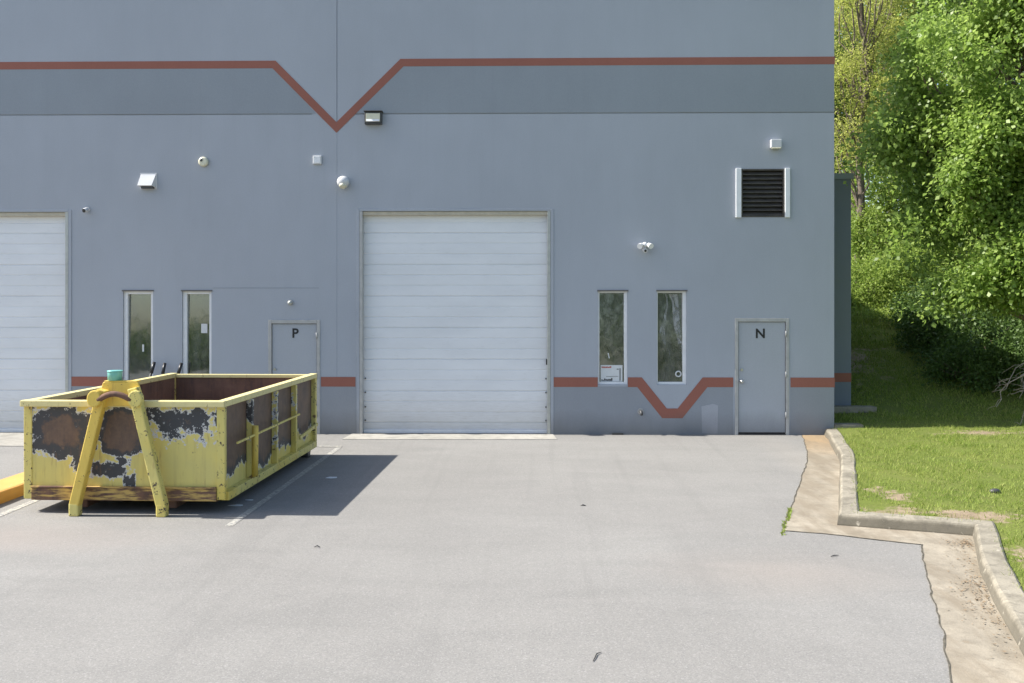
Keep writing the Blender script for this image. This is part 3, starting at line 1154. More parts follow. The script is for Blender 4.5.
for i in range(nn + 1):
    z = c + .08 + (d - .06 - c - .08) * i / nn
    lx = a + .10 + .10 * math.sin(i * .55) * .6 + .04 * (i / nn)
    for j in range(7):
        u = j / 6
        vs.append((lx + (b - .07 - lx) * u, dp + .05 + .03 * math.sin(u * 9 + i * .4), z))
for i in range(nn):
    for j in range(6):
        fs.append((i * 7 + j, i * 7 + j + 1, (i + 1) * 7 + j + 1, (i + 1) * 7 + j))
fl.add(vs, fs, True).build('plastic_sheet', 'film', w4)
cx, cz = fx(679), fz(374)
ring = MB()
ring.tube([(cx + .05 * math.cos(t), dp - .007, cz + .05 * math.sin(t)) for t in [2 * math.pi * k / 20 for k in range(21)]], .013, 6)
ring.build('round_sticker', 'paper', w4)
# blinds tag / paper in the left windows
a, b, c, d, dp = openings['win_a']
MB().box(a + .335, a + .37, dp + .012, dp + .02, c + .62, c + .76).build('window_latch', 'paper', w1)
a, b, c, d, dp = openings['win_b']
MB().box(a + .34, a + .46, dp + .012, dp + .016, c + .98, c + 1.16).build('paper_note', 'paper', w2)


# ---- roll up doors
def roll_door(key, locks=True):
    a, b, c, d, dp = openings[key]
    top = d
    prof = []
    z = .02
    pitch = .2035
    k = 0
    while z < top - .01:
        z1 = min(z + pitch, top)
        g = .007 if k % 3 else .013
        prof += [(z + .004, 0.0), (z1 - .026, 0.0), (z1 - .018, g), (z1 - .004, g), (z1, 0.002)]
        z = z1
        k += 1
    y = dp - .03
    vs, fs = [], []
    for zz, g in prof:
        vs += [(a + .045, y + g, zz), (b - .045, y + g, zz)]
    for i in range(len(prof) - 1):
        fs.append((2 * i, 2 * i + 1, 2 * i + 3, 2 * i + 2))
    o = raw_build(MB().add(vs, fs), 'roll_up_door', 'rolldoor', bld)
    MB().box(a + .002, a + .06, -.012, dp - .05, 0, top - .002).build('track', 'frame_grey', o, .004, 1)
    MB().box(b - .06, b - .002, -.012, dp - .05, 0, top - .002).build('track', 'track', o, .004, 1)
    MB().box(a + .061, b - .061, .02, dp - .035, top - .075, top - .004).build('header_seal', 'tan', o, .004, 1)
    MB().box(a + .061, b - .061, dp - .07, dp - .034, .004, .075).build('bottom_bar', 'white', o, .006, 1)
    if locks:
        for zz in (.24, .50, .78, 1.05):
            for xx in (a + .075, b - .105):
                MB().box(xx + .008, xx + .03, dp - .055, dp - .032, zz, zz + .025).build('roller_hinge', 'dark', o)
        MB().box(b - .085, b - .06, dp - .09, dp - .032, 1.33, 1.44).build('door_lock', 'black', o, .004, 1)
    return o


d1 = roll_door('roll_a')
d1['label'] = 'white ribbed roll up door between door P and the N windows'
d2 = roll_door('roll_b', False)
d2['label'] = 'white ribbed roll up door at the left end of the wall'
# grey jamb trims on both doors
for key in ('roll_a', 'roll_b'):
    a, b, c, d, dp = openings[key]
    m_ = MB()
    m_.box(a - .05, a - .001, -.012, .001, 0, d + .04)
    m_.box(b + .001, b + .06, -.012, .001, 0, d + .04)
    m_.box(a - .0005, b + .0005, -.010, .001, d + .001, d + .05)
    m_.build('door_trim', 'wall', d1 if key == 'roll_a' else d2, .003, 1)


# ---- man doors
def man_door(key, letter, lx, lz, knob_x):
    a, b, c, d, dp = openings[key]
    f = MB()
    f.box(a, a + .06, -.016, dp, 0, d)
    f.box(b - .06, b, -.016, dp, 0, d)
    f.box(a + .061, b - .061, -.016, dp, d - .07, d)
    leaf = MB().box(a + .068, b - .068, dp - .045, dp - .002, .045, d - .078).build('door', 'door', bld, .004, 1)
    leaf['label'] = 'grey steel door marked ' + letter
    f.build('frame', 'frame_grey', leaf, .004, 1)
    MB().box(a + .061, b - .061, -.015, dp + .02, 0.001, .022).build('threshold', 'dark', leaf)
    MB().box(a + .065, b - .065, dp + .001, dp + .01, .0, .05).build('door_gap', 'black', leaf)
    text_mesh('letter', letter, .25, (lx, dp - .048, lz - .09), 'black', leaf, .006)
    yk_ = dp - .045
    kz = fz(381)
    kb = MB().tube([(knob_x, yk_, kz), (knob_x, yk_ - .03, kz)], [.038, .034], 14)
    kb.tube([(knob_x, yk_ - .03, kz), (knob_x, yk_ - .05, kz)], .014, 10)
    kb.ball((knob_x, yk_ - .07, kz), .032)
    kb.build('knob', 'silver', leaf)
    MB().tube([(knob_x + .005, yk_, fz(369.5)), (knob_x + .005, yk_ - .022, fz(369.5))], [.028, .024], 14).build('deadbolt', 'silver', leaf)
    for hz in (d - .30, d - 1.08, .38):
        MB().tube([(b - .062, -.022, hz - .055), (b - .062, -.022, hz + .055)], .013, 8).build('hinge', 'frame_grey', leaf)
    return leaf


man_door('door_n', 'N', fx(760.5), fz(333), fx(741.5))
man_door('door_p', 'P', fx(295), fz(333), fx(274.5))

# ---- louvre vent with white side fins
a, b, c, d, dp = openings['louver']
lv = MB()
lv.box(a, a + .03, -.01, .13, c, d)
lv.box(b - .03, b, -.01, .13, c, d)
lv.box(a + .031, b - .031, -.01, .13, d - .03, d)
lv.box(a + .031, b - .031, -.01, .13, c, c + .03)
lvo = lv.build('louver_vent', 'louver', bld, .003, 1)
lvo['label'] = 'dark square louvre vent with white side fins above door N'
ns = 10
for k in range(ns):
    z = c + .03 + (d - c - .06) * (k + .5) / ns
    sl_ = MB().add([(a + .032, .005, z - .035), (b - .032, .005, z - .035), (b - .032, .10, z + .045), (a + .032, .10, z + .045),
                    (a + .032, .005, z - .028), (b - .032, .005, z - .028), (b - .032, .10, z + .052), (a + .032, .10, z + .052)],
                   [(0, 1, 2, 3), (4, 7, 6, 5), (0, 4, 5, 1), (2, 6, 7, 3), (0, 3, 7, 4), (1, 5, 6, 2)])
    sl_.build('slat', 'louver', lvo)
MB().box(fx(735.5), fx(741) - .002, -.05, .001, c - .01, d + .01).build('side_fin', 'white', lvo, .004, 1)
MB().box(fx(784.5) + .002, fx(789.5), -.05, .001, c - .01, d + .01).build('side_fin', 'white', lvo, .004, 1)
# hose stub and little vents low on the wall
hp = empty('hose_faucet', (fx(640.5), 0, fz(411)))
tag(hp, 'small dark pipe outlet low on the wall left of the red zigzag', 'pipe outlet')
MB().tube([(0, .0, 0), (0, -.012, 0)], .06, 16).build('wall_flange', 'frame_grey', hp)
MB().tube([(0, -.01, 0), (0, -.07, 0), (.01, -.10, -.03), (.012, -.105, -.07)], [.03, .03, .028, .026], 10).build('spout', 'dark', hp)
cb = MB().box(fx(612), fx(623), -.05, -.006, .0, .035).build('curled_strip', 'dark')
tag(cb, 'small dark scrap lying at the wall foot under the notice window', 'debris')


# ------------------------------------------------------------------ fixtures on the wall
def fixture(name, px, py, label, cat):
    return tag(empty(name, (fx(px), 0, fz(py, px))), label, cat)


t = fixture('flood_light', 374, 119, 'rectangular floodlight under the dark band beside the red V', 'floodlight')
MB().box(-.165, .165, -.13, -.001, -.115, .12).build('housing', 'dark', t, .012)
MB().box(-.135, .135, -.145, -.131, -.075, .085).build('lens', 'cream', t, .008)
MB().box(-.18, .18, -.17, -.002, .121, .135).build('visor', 'dark', t, .004, 1)
MB().add([(-.13, -.150, -.03), (.13, -.150, -.03), (.12, -.165, -.07), (-.12, -.165, -.07), (-.13, -.146, -.03), (.13, -.146, -.03), (.12, -.15, -.075), (-.12, -.15, -.075)],
         [(0, 1, 2, 3), (4, 7, 6, 5), (0, 4, 5, 1), (3, 2, 6, 7), (0, 3, 7, 4), (1, 5, 6, 2)]).build('reflector', 'white', t)
t = fixture('dome_light', 344, 183, 'round white dome light at the wall joint left of the large roll up door', 'wall light')
MB().tube([(0, -.001, 0), (0, -.05, 0)], .10, 20).build('mounting_plate', 'white', t)
MB().ball((0, -.09, .012), .12, 20, 12, sc3=(1, .85, .95)).build('dome', 'plastic', t)
MB().tube([(0, -.11, -.055), (0, -.13, -.10)], [.085, .055], 16).build('lamp_lens', 'cream', t)
t = fixture('round_sensor', 204, 162, 'round cream disc fixture with a dark spot high on the left wall', 'sensor')
MB().tube([(0, -.001, 0), (0, -.05, 0), (0, -.075, 0)], [.095, .095, .065], 20).build('disc', 'cream', t)
MB().tube([(-.028, -.072, .025), (-.028, -.085, .025)], .026, 12).build('lens', 'dark', t)
t = fixture('junction_box', 317.5, 160, 'small square white cover plate left of the wall joint', 'cover plate')
MB().box(-.085, .085, -.045, -.001, -.085, .085).build('box', 'plastic', t, .008)
MB().box(-.068, .068, -.055, -.046, -.068, .068).build('cover', 'white', t, .004, 1)
for sx in (-.05, .05):
    MB().tube([(sx, -.055, .05), (sx, -.060, .05)], .008, 8).build('screw', 'silver', t)
t = fixture('vent_hood', 148, 181, 'square metal exhaust hood with a sloping flap on the left wall', 'vent hood')
MB().add([(-.13, -.02, .13), (.16, -.02, .13), (.16, -.02, -.13), (-.13, -.02, -.13), (-.155, -.14, -.10), (.12, -.14, -.10), (-.13, -.002, .13), (.16, -.002, .13), (.16, -.002, -.13), (-.13, -.002, -.13)],
         [(0, 1, 5, 4), (0, 4, 3), (1, 2, 5), (0, 3, 9, 6), (1, 7, 8, 2), (0, 6, 7, 1), (4, 5, 2, 3)]).build('hood', 'plastic', t)
MB().box(-.15, .18, -.012, -.001, -.16, .155).build('mounting_plate', 'plastic', t, .004, 1)
MB().box(-.10, .13, -.10, -.02, -.155, -.115).build('flap', 'dark', t)
t = fixture('bullet_camera', 86.5, 210.5, 'tiny white bullet security camera beside the left roll up door', 'security camera')
MB().tube([(.02, -.001, .02), (.02, -.02, .02)], .05, 14).build('mounting_plate', 'plastic', t)
MB().tube([(.02, -.02, .02), (.0, -.09, .0)], .018, 8).build('arm', 'plastic', t)
MB().tube([(.03, -.06, .015), (.01, -.13, -.015)], .042, 14).build('camera_body', 'plastic', t)
MB().tube([(.0099, -.1303, -.0151), (.007, -.139, -.018)], .036, 14).build('lens', 'black', t)
t = fixture('twin_light_camera', 644.5, 246, 'white security camera with two flood lamps above the narrow windows by door N', 'security camera')
MB().tube([(0, -.001, .02), (0, -.05, .02)], .075, 18).build('mounting_plate', 'plastic', t)
MB().ball((0, -.08, .02), .075, 16, 10).build('hub', 'plastic', t)
for s in (-1, 1):
    MB().tube([(s * .04, -.09, .02), (s * .09, -.13, .015)], .02, 8).tube([(s * .08, -.11, .03), (s * .13, -.18, -.01), (s * .14, -.20, -.02)], [.045, .068, .070], 16).build('flood_lamp', 'white', t)
MB().tube([(0, -.09, -.02), (0, -.11, -.07)], .03, 10).build('neck', 'plastic', t)
MB().tube([(0, -.07, -.10), (0, -.19, -.125)], [.055, .055], 16).build('camera_body', 'plastic', t)
MB().tube([(0, -.190, -.125), (0, -.205, -.128)], .03, 14).build('lens', 'black', t)
t.scale = (.78, .78, .78)
t = fixture('wall_light', 775, 144.5, 'small white box light above the louvre vent', 'wall light')
MB().box(-.10, .10, -.12, -.001, -.075, .085).build('housing', 'plastic', t, .012)
MB().box(-.085, .085, -.128, -.05, -.095, -.076).build('lens', 'cream', t, .006, 1)
t = fixture('door_light', 290.5, 302.5, 'tiny grey dome lamp on the wall above door P', 'wall light')
MB().tube([(0, -.001, 0), (0, -.02, 0)], .055, 14).build('mounting_plate', 'frame_grey', t)
MB().ball((0, -.045, -.005), .045, 14, 9).build('dome', 'track', t)

# concrete ledges at the wall corner on the lawn side
structure(MB().box(XR + .01, XR + .55, -.02, .30, .05, .20).build('concrete_ledge', 'curb', bevel=.012))
structure(MB().box(XR + .02, AX + .42, YB - .30, YB - .003, .30, .445).build('concrete_ledge', 'curb', bevel=.015))

# ------------------------------------------------------------------ roll-off container
TH = R(-1.4)
ux = Vector((math.cos(TH), math.sin(TH)))
fr = Vector((-3.694, -7.235))
org = fr - ux * 1.18
dm = empty('roll_off_container', (org.x, org.y, 0), TH)
tag(dm, 'weathered yellow roll off container with flaking paint parked in the bay', 'dumpster')
L, W, ZB, ZT_ = 4.60, 1.18, .20, 1.28
MB().box(-W + .06, W - .06, .045, L - .01, ZB - .06, ZB + .02).build('floor', 'rust', dm)
MB().box(-W + .04, W - .04, .0, .03, ZB + .10, ZT_).build('front_panel', 'dump_front', dm)
MB().box(-W + .04, W - .04, .0305, .036, ZB + .021, ZT_).build('front_lining', 'rust', dm)
for s in (-1, 1):
    x = s * (W - .045)
    MB().box(min(x, x + s * .03), max(x, x + s * .03), .06, L - .06, ZB - .02, ZT_).build('side_panel', 'dump_side', dm)
    MB().box(min(x - s * .008, x - s * .001), max(x - s * .008, x - s * .001), .06, L - .06, ZB + .021, ZT_).build('side_lining', 'rust', dm)
    # corner posts
    MB().box(s * W - .05, s * W + .05, -.012, .058, ZB - .03, ZT_).build('corner_post', 'dump_yellow', dm, .008)
    MB().box(s * W - .055, s * W + .055, L - .09, L + .01, ZB - .02, ZT_ + .02).build('corner_post', 'dump_yellow', dm, .008)
    for ry in (1.06, 2.22, 3.26):
        MB().box(min(s * (W - .014), s * (W + .068)), max(s * (W - .014), s * (W + .068)), ry - .038, ry + .038, ZB + .02, ZT_ - .005).build('side_rib', 'dump_rib', dm, .01)
    # bottom rail
    MB().box(s * W - .05 + s * .03, s * W + .05 + s * .03, .059, L - .092, ZB - .05, ZB + .055).build('bottom_rail', 'dump_yellow', dm, .01)
    # top rail
    MB().box(s * W - .06, s * W + .06, -.07 + .115, L + .02, ZT_ + .001, ZT_ + .075).build('top_rail', 'dump_rim', dm, .012)
    # long skid under the floor and rear roller
    MB().box(s * .55 - .05, s * .55 + .05, .1, L - .3, .045, ZB - .061).build('skid_rail', 'rust', dm, .006, 1)
    MB().tube([(s * (W - .30), L - .22, .105), (s * (W - .02), L - .22, .105)], .105, 18).build('rear_roller', 'dark', dm)
MB().box(-W - .07, W + .062, -.07, .044, ZT_ + .002, ZT_ + .078).build('top_rail', 'dump_rim', dm, .012)
MB().box(-W + .06, W - .06, L - .03, L, ZB, ZT_).build('tail_gate', 'dump_yellow', dm)
MB().box(-W + .062, W - .062, L - .040, L - .031, ZB + .02, ZT_ + .001).build('gate_lining', 'rust', dm)
MB().box(-W + .063, W - .063, L - .06, L + .015, ZT_ + .002, ZT_ + .06).build('gate_rail', 'dump_rim', dm, .01)
MB().box(-W + .052, W - .052, -.03, .04, ZB - .045, ZB + .10).build('front_beam', 'rust_beam', dm, .008)
MB().box(-W + .052, W - .052, -.045, -.005, ZB + .102, ZB + .125).build('beam_ledge', 'rust_beam', dm, .004, 1)
# A frame with the pick up bar
AC = .0


def fleg(xa, xb_, za, zb):
    MB().bar((xa, -.15, za), (xb_, -.16, zb), .118, .12, (0, 1, 0)).build('frame_leg', 'dump_gold' if xb_ < 0 else 'dump_yellow', dm, .014)
    MB().box(xb_ - .0595, xb_ + .0595, -.221, -.099, .0, zb + .03).build('leg_foot', 'dump_yellow', dm, .02)


fleg(AC - .185, AC - .52, 1.50, .13)
fleg(AC + .18, AC + .53, 1.52, .13)
ap_ = [(AC - .30, 1.22), (AC - .14, 1.30), (AC + .12, 1.30), (AC + .30, 1.22), (AC + .27, 1.40), (AC + .21, 1.585), (AC - .21, 1.585), (AC - .27, 1.42)]
MB().prism(ap_, -.105, -.072).build('hook_plate', 'dump_gold', dm, .006, 1)
MB().box(AC - .20, AC + .20, -.104, .02, 1.586, 1.60).build('hook_cap', 'dump_gold', dm, .004, 1)
hk = []
for k in range(13):
    u = k / 12
    hk.append((AC - .20 + .40 * u, -.255 - .02 * math.sin(math.pi * u), 1.385 + .075 * math.sin(math.pi * u)))
MB().tube(hk, .034, 12).build('pick_up_bar', 'rust', dm)
for s in (-1, 1):
    x = AC + s * .225
    pl = []
    for k in range(18):
        t_ = 2 * math.pi * k / 18
        pl.append((x + s * .02 + .085 * math.cos(t_), 1.40 + .10 * math.sin(t_)))
    MB().prism(pl, -.285, -.20).build('bar_lug', 'dump_gold' if s < 0 else 'dump_yellow', dm, .015)
MB().bar((W + .10, .30, .81), (W + .10, 3.3, .825), .018, .026).build('tarp_rod', 'dump_yellow', dm)
MB().bar((W + .10, 3.32, .46), (W + .08, L - .08, .52), .03, .05).build('latch_rail', 'dump_yellow', dm, .004, 1)
MB().tube([(W + .095, 1.04, .27), (W + .10, 1.04, .93)], .042, 10).build('rod_bracket', 'dump_gold', dm)
MB().tube([(-W - .02, .9, .62), (-W - .40, .9, .60)], .06, 12).build('side_pin', 'rust', dm)
tc = empty('teal_cup', (0, 0, 0))
p_ = Matrix.Translation((org.x, org.y, 0)) @ Matrix.Rotation(TH, 4, 'Z') @ Vector((AC - .10, -.03, 1.601))
tc.location = p_
tag(tc, 'round teal plastic tub standing on top of the yellow hook frame', 'tub')
MB().tube([(0, 0, 0), (0, 0, .10), (0, 0, .105)], [.084, .084, .084], 20).build('tub_body', 'teal', tc)
MB().tube([(0, 0, .102), (0, 0, .118)], .09, 20).build('rim', 'teal', tc)

# three dark poles behind the container
for i, (bx, tx, tz, lab) in enumerate(((fx(146), fx(156.5), fz(362.5, 157), 'dark leaning pole behind the container, nearest the left window'),
                                       (fx(162), fx(167), fz(363.5, 167), 'dark leaning pole behind the container midway between the two windows'),
                                       (fx(170), fx(183.5), fz(363.5, 184), 'dark leaning pole behind the container touching the white frame of the second window'))):
    e = empty('leaning_pole', (bx, -.62, 0))
    tag(e, lab, 'pole', 'poles leaning behind the container')
    tp = (tx - bx, .50, tz)
    MB().tube([(0, 0, 0), tp], .024, 10).build('shaft', 'dark', e)
    q = Vector(tp)
    MB().tube([q * .86, q * 1.01], .032, 10).build('grip', 'black', e)


# ------------------------------------------------------------------ litter
def flake(name, pts, z, mat, lab, cat):
    bm_ = MB().slab(pts, z, z + .004)
    return tag(bm_.build(name, mat), lab, cat)


def rag(c, rx, ry, n=9, sd=0):
    rr = random.Random(sd)
    return [(c[0] + rx * math.cos(2 * math.pi * k / n) * rr.uniform(.6, 1.2), c[1] + ry * math.sin(2 * math.pi * k / n) * rr.uniform(.6, 1.2)) for k in range(n)]


p = un(332, 478)
flake('paper_scrap', rag(p, .10, .08, 8, 3), .005, 'paper', 'white paper scrap in the container shadow near the painted line', 'paper scrap')
p = un(236, 506)
flake('paper_scrap', rag(p, .09, .05, 8, 5), .005, 'paper', 'pale scrap on the asphalt under the container edge', 'paper scrap')
p = un(250, 500.5)
flake('paint_flake', rag(p, .06, .03, 7, 8), .005, 'paper', 'pale paint flake on the asphalt right of the container corner', 'paint flake')
p = un(597, 657)
tw = MB().tube([(p.x - .035, p.y - .10, .006), (p.x - .015, p.y - .03, .009), (p.x + .0, p.y + .04, .010), (p.x + .035, p.y + .08, .006)], [.003, .004, .004, .002], 6)
tag(tw.build('twig', 'black'), 'short dark crooked twig on the asphalt at the bottom of the photo', 'twig')
p = un(583, 506)
tw = MB().tube([(p.x - .03, p.y, .006), (p.x, p.y + .015, .012), (p.x + .035, p.y, .006)], [.004, .010, .004], 6)
tag(tw.build('dead_leaf', 'dark'), 'dark curled leaf on the asphalt in front of the roll up door', 'leaf')
p = un(317, 548)
tw = MB().tube([(p.x - .03, p.y, .01), (p.x, p.y + .01, .022), (p.x + .03, p.y, .01)], [.004, .008, .004], 6)
tag(tw.build('pebble', 'dark'), 'small dark pebble on the asphalt below the container shadow', 'pebble')
p = un(834, 556.5)
tw = MB().tube([(p.x - .04, p.y - .03, .008), (p.x + .0, p.y, .012), (p.x + .05, p.y + .02, .008)], [.004, .006, .003], 6)
tag(tw.build('twig', 'dark'), 'thin dark twig on the asphalt before the corner of the kerb', 'twig')


def scatter_leaves(name, n, pts_fn, size, mat, z=.012):
    vs, fs = [], []
    for i in range(n):
        x, y = pts_fn()
        a_ = random.uniform(0, 6.28)
        s_ = size * random.uniform(.5, 1.3)
        d_ = Vector((math.cos(a_), math.sin(a_), random.uniform(-.2, .3)))
        q_ = Vector((-math.sin(a_), math.cos(a_), random.uniform(-.2, .3)))
        c_ = Vector((x, y, z + random.uniform(0, .012)))
        k = len(vs)
        vs += [c_ - d_ * s_, c_ + q_ * s_ * .5, c_ + d_ * s_, c_ - q_ * s_ * .5]
        fs.append((k, k + 1, k + 2, k + 3))
    return mesh_np(name, np.array([tuple(v) for v in vs]), np.array(fs), mat)


def gut_pt():
    y = random.choice([random.gauss(-10.1, .35), random.gauss(-8.55, .10), random.uniform(-12, -8.5), random.gauss(-10.6, .3)])
    y = min(-8.4, y)
    return xb(y) - abs(random.gauss(0, .14)) - .02, y


dl = scatter_leaves('leaf_litter', 420, gut_pt, .015, 'dryleaf')
tag(dl, 'dry brown leaf litter gathered in the gutter along the kerb', 'leaf litter', kind='stuff')


def weed_pts(k, cx, cy, r):
    v, f = [], []
    for i in range(k):
        t_ = random.uniform(-1, 1)
        x, y = cx + .10 * t_ + random.uniform(-.02, .02), cy + .34 * t_ + random.uniform(-.03, .03)
        a_ = random.uniform(0, 6.28)
        h = random.uniform(.015, .04)
        l_ = Vector((random.gauss(0, .5), random.gauss(0, .5), 1)) * h
        d_ = Vector((math.cos(a_), math.sin(a_), 0)) * .01
        b_ = Vector((x, y, .004))
        j = len(v)
        v += [tuple(b_ - d_), tuple(b_ + d_), tuple(b_ + l_)]
        f.append((j, j + 1, j + 2))
    return v, f


wv_, wf_ = [], []
for (px, py, r, k) in ((789, 515, .06, 90), (784, 529, .05, 60)):
    p = un(px, py)
    v, f = weed_pts(k, p.x, p.y, r)
    wf_ += [tuple(q + len(wv_) for q in t3) for t3 in f]
    wv_ += v
tag(mesh_np('weeds', np.array(wv_), np.array(wf_), 'grass'), 'small green weeds growing in the asphalt joint along the upper gutter', 'weeds', kind='stuff')

for (px, py, sd, lab) in ((995, 492, 3, 'dark stone lying in the grass behind the kerb'),):
    p = un(px, py, .13)
    st_ = MB().ball((p.x, p.y, lawn_z(p.x, p.y) + .02), .06, 9, 6, sc3=(1.2, .8, .6))
    tag(st_.build('stone', 'dark'), lab, 'stone')


# ------------------------------------------------------------------ trees
def leaves(centres, radii, per, size, aspect=.62, droop=.0, flat=.75, up=.35):
    """centres (n,3); leaf quads around each centre"""
    n = len(centres)
    c = np.repeat(centres, per, 0)
    r = np.repeat(radii, per)[:, None]
    m = len(c)
    off = RNG.normal(0, .5, (m, 3)) * r
    off[:, 2] *= flat
    p = c + off
    # pointing direction: outward and down
    d = off / (np.linalg.norm(off, axis=1, keepdims=True) + 1e-6) + RNG.normal(0, .7, (m, 3))
    d[:, 2] -= droop
    d /= np.linalg.norm(d, axis=1, keepdims=True) + 1e-9
    nrm = RNG.normal(0, 1, (m, 3))
    nrm[:, 2] += up * 2
    s = np.cross(d, nrm)
    s /= np.linalg.norm(s, axis=1, keepdims=True) + 1e-9
    nn_ = np.cross(s, d)
    L_ = RNG.uniform(.6, 1.25, (m, 1)) * size
    fold = nn_ * L_ * .12
    v = np.stack([p, p + d * L_ * .5 + s * L_ * aspect * .5 + fold, p + d * L_, p + d * L_ * .5 - s * L_ * aspect * .5 + fold], 1).reshape(-1, 3)
    f = np.arange(4 * m).reshape(-1, 4)
    return v, f


def limb(mb, a, b, r0, r1, wob=.12, n=7):
    a, b = Vector(a), Vector(b)
    pts, rs = [], []
    L_ = (b - a).length
    sd = random.uniform(0, 100)
    for i in range(n + 1):
        t_ = i / n
        p = a.lerp(b, t_)
        k = math.sin(t_ * math.pi)
        p += Vector((mnoise.noise(Vector((t_ * 3, sd, 0))), mnoise.noise(Vector((t_ * 3, sd, 5))), .5 * mnoise.noise(Vector((t_ * 3, sd, 9))) + .25 * k)) * wob * L_ * k
        pts.append(p)
        rs.append(r0 + (r1 - r0) * t_ ** .8)
    mb.tube(pts, rs, 7 if r0 > .05 else 5, cap=False)
    return pts


def tree(name, base, trunk_top, lobes, n_c, per, size, leafmat, label, group=None, r0=.25, cl_r=(.35, .7), shell=.35, droop=.4, aspect=.62, cut=None, limbs=70, seed=1, flat=.75, gap=-.12):
    random.seed(seed)
    e = empty(name, base)
    tag(e, label, 'tree', group)
    cs = []
    tot = sum(l[1][0] * l[1][1] * l[1][2] for l in lobes)
    guard = 0
    while len(cs) < n_c and guard < n_c * 40:
        guard += 1
        q = random.random() * tot
        for (c, r) in lobes:
            q -= r[0] * r[1] * r[2]
            if q <= 0:
                break
        d = Vector((random.gauss(0, 1), random.gauss(0, 1), random.gauss(0, 1))).normalized()
        rr = shell + (1 - shell) * random.random() ** .45
        p = Vector((c[0] + d.x * r[0] * rr, c[1] + d.y * r[1] * rr, c[2] + d.z * r[2] * rr))
        if mnoise.noise(p * .85 + Vector((seed * 3.3, 0, 0))) < gap:
            continue
        if cut and not cut(p + Vector(base)):
            continue
        cs.append(p)
    tb = MB()
    T = Vector(trunk_top)
    pts = limb(tb, (0, 0, -.4), T, r0, r0 * .35, .06, 12)
    step = max(1, len(cs) // limbs)
    for k, c in enumerate(cs[::step]):
        h = min(.95, max(.22, (c.z / max(T.z, .1)) * .62 + random.uniform(-.1, .05)))
        i = int(h * (len(pts) - 1))
        rl = r0 * .35 * (1 - h * .6)
        mid = pts[i].lerp(c, .55) + Vector((0, 0, .25))
        limb(tb, pts[i], c, rl, .012, .16, 7)
    tb.build('trunk', 'bark', e)
    ca = np.array([tuple(c) for c in cs])
    ra = RNG.uniform(cl_r[0], cl_r[1], len(cs))
    v, f = leaves(ca, ra, per, size, aspect, droop, flat, .55)
    mesh_np('crown', v, f, leafmat, e)
    return e


def gz(x, y): return lawn_z(x, y)


# the big leafy tree at the right, branches hanging over the lawn
BX, BY = 10.7, 1.2


def big_cut(p):
    # stays clear of the wall corner and the sight line past it
    return p.x > 6.6 + .03 * max(0, -p.y) and p.y > -3.0 and (p.z > 2.35 or p.x > 8.6)


low_lobes = [((-2.3, -1.4, 3.25), (1.7, 1.2, 1.45)), ((-.5, -1.6, 2.9), (1.9, 1.2, 1.25)), ((-2.5, -1.2, 4.9), (1.5, 1.3, 1.4)), ((-1.0, -1.7, 4.6), (1.8, 1.2, 1.5))]
lobes = low_lobes * 3 + [((-.2, -1.0, 6.6), (3.2, 2.4, 2.8)), ((-.4, -.9, 9.0), (2.9, 2.4, 3.0)), ((-2.0, -1.2, 6.6), (1.6, 1.6, 1.6)),
                         ((1.8, -.6, 5.0), (2.0, 2.2, 3.0)), ((-3.0, -1.0, 5.0), (1.2, 1.2, 1.7)), ((-3.0, -1.0, 5.0), (1.2, 1.2, 1.7)), ((1.0, 1.4, 7.5), (2.4, 2.0, 3.5)), ((-1.6, -1.2, 8.6), (1.7, 1.7, 2.2))]
tree('leafy_tree', (BX, BY, gz(BX, BY)), (-.3, -.4, 10.5), lobes, 1350, 125, .098, 'leaf',
     'large bright green leafy tree overhanging the lawn at the right edge', r0=.24, gap=.09, cl_r=(.20, .50), droop=.6, cut=big_cut, limbs=150, seed=5, aspect=.72)

# slender yellow-green trees on the bank
loc_lobes = [((0, 0, 9.5), (2.2, 2.2, 2.6)), ((-.9, .2, 7.0), (1.6, 1.8, 1.7)), ((.9, -.4, 5.6), (1.5, 1.6, 1.6)), ((.2, 0, 12.0), (1.7, 1.7, 1.9)), ((-.4, -.3, 4.0), (1.3, 1.3, 1.0))]
for (x, y, s_, sd, lab) in ((10.5, 13.0, 1.0, 21, 'slender yellow green tree with a dark trunk nearest the building corner'),
                            (13.3, 18.0, 1.15, 22, 'slender yellow green tree half hidden behind the large leafy tree'),
                            (13.9, 24.0, 1.25, 23, 'tall pale yellow green tree farthest back beside the building')):
    tree('slender_tree', (x, y, gz(x, y)), (.3, 0, 11.5 * s_), [(tuple(k * s_ for k in c), tuple(k * s_ for k in r)) for c, r in loc_lobes],
         170, 190, .085, 'leaf_locust', lab, 'yellow green trees on the bank', r0=.15 * s_, cl_r=(.4, .8), shell=.2, droop=.2, aspect=.5, limbs=26, seed=sd, flat=.5)

bt = [((0, 0, 6.0), (3.2, 3.0, 3.4)), ((.5, 0, 9.2), (2.6, 2.6, 2.8)), ((-1.0, -.5, 3.4), (2.2, 2.0, 1.9))]
for (x, y, s_, sd, lab) in ((11.8, 20.5, .8, 35, 'leafy green tree on the bank between the slender trees and the building'),
                            (14.3, 14.5, 1.0, 36, 'leafy green tree on the bank directly behind the hanging branches'),
                            (17.3, 27.0, 1.2, 31, 'dense mid green tree on the bank behind the slender trees'),
                            (20.5, 18.0, 1.2, 32, 'dense mid green tree on the bank at the far right'),
                            (16.0, 10.5, 1.05, 34, 'dense mid green tree close behind the large leafy tree')):
    tree('bank_tree', (x, y, gz(x, y)), (.2, 0, 9.5 * s_), [(tuple(k * s_ for k in c), tuple(k * s_ for k in r)) for c, r in bt],
         210, 110, .17, 'leaf_dark', lab, 'dense trees on the bank', r0=.2 * s_, cl_r=(.6, 1.1), shell=.3, droop=.3, limbs=50, seed=sd)


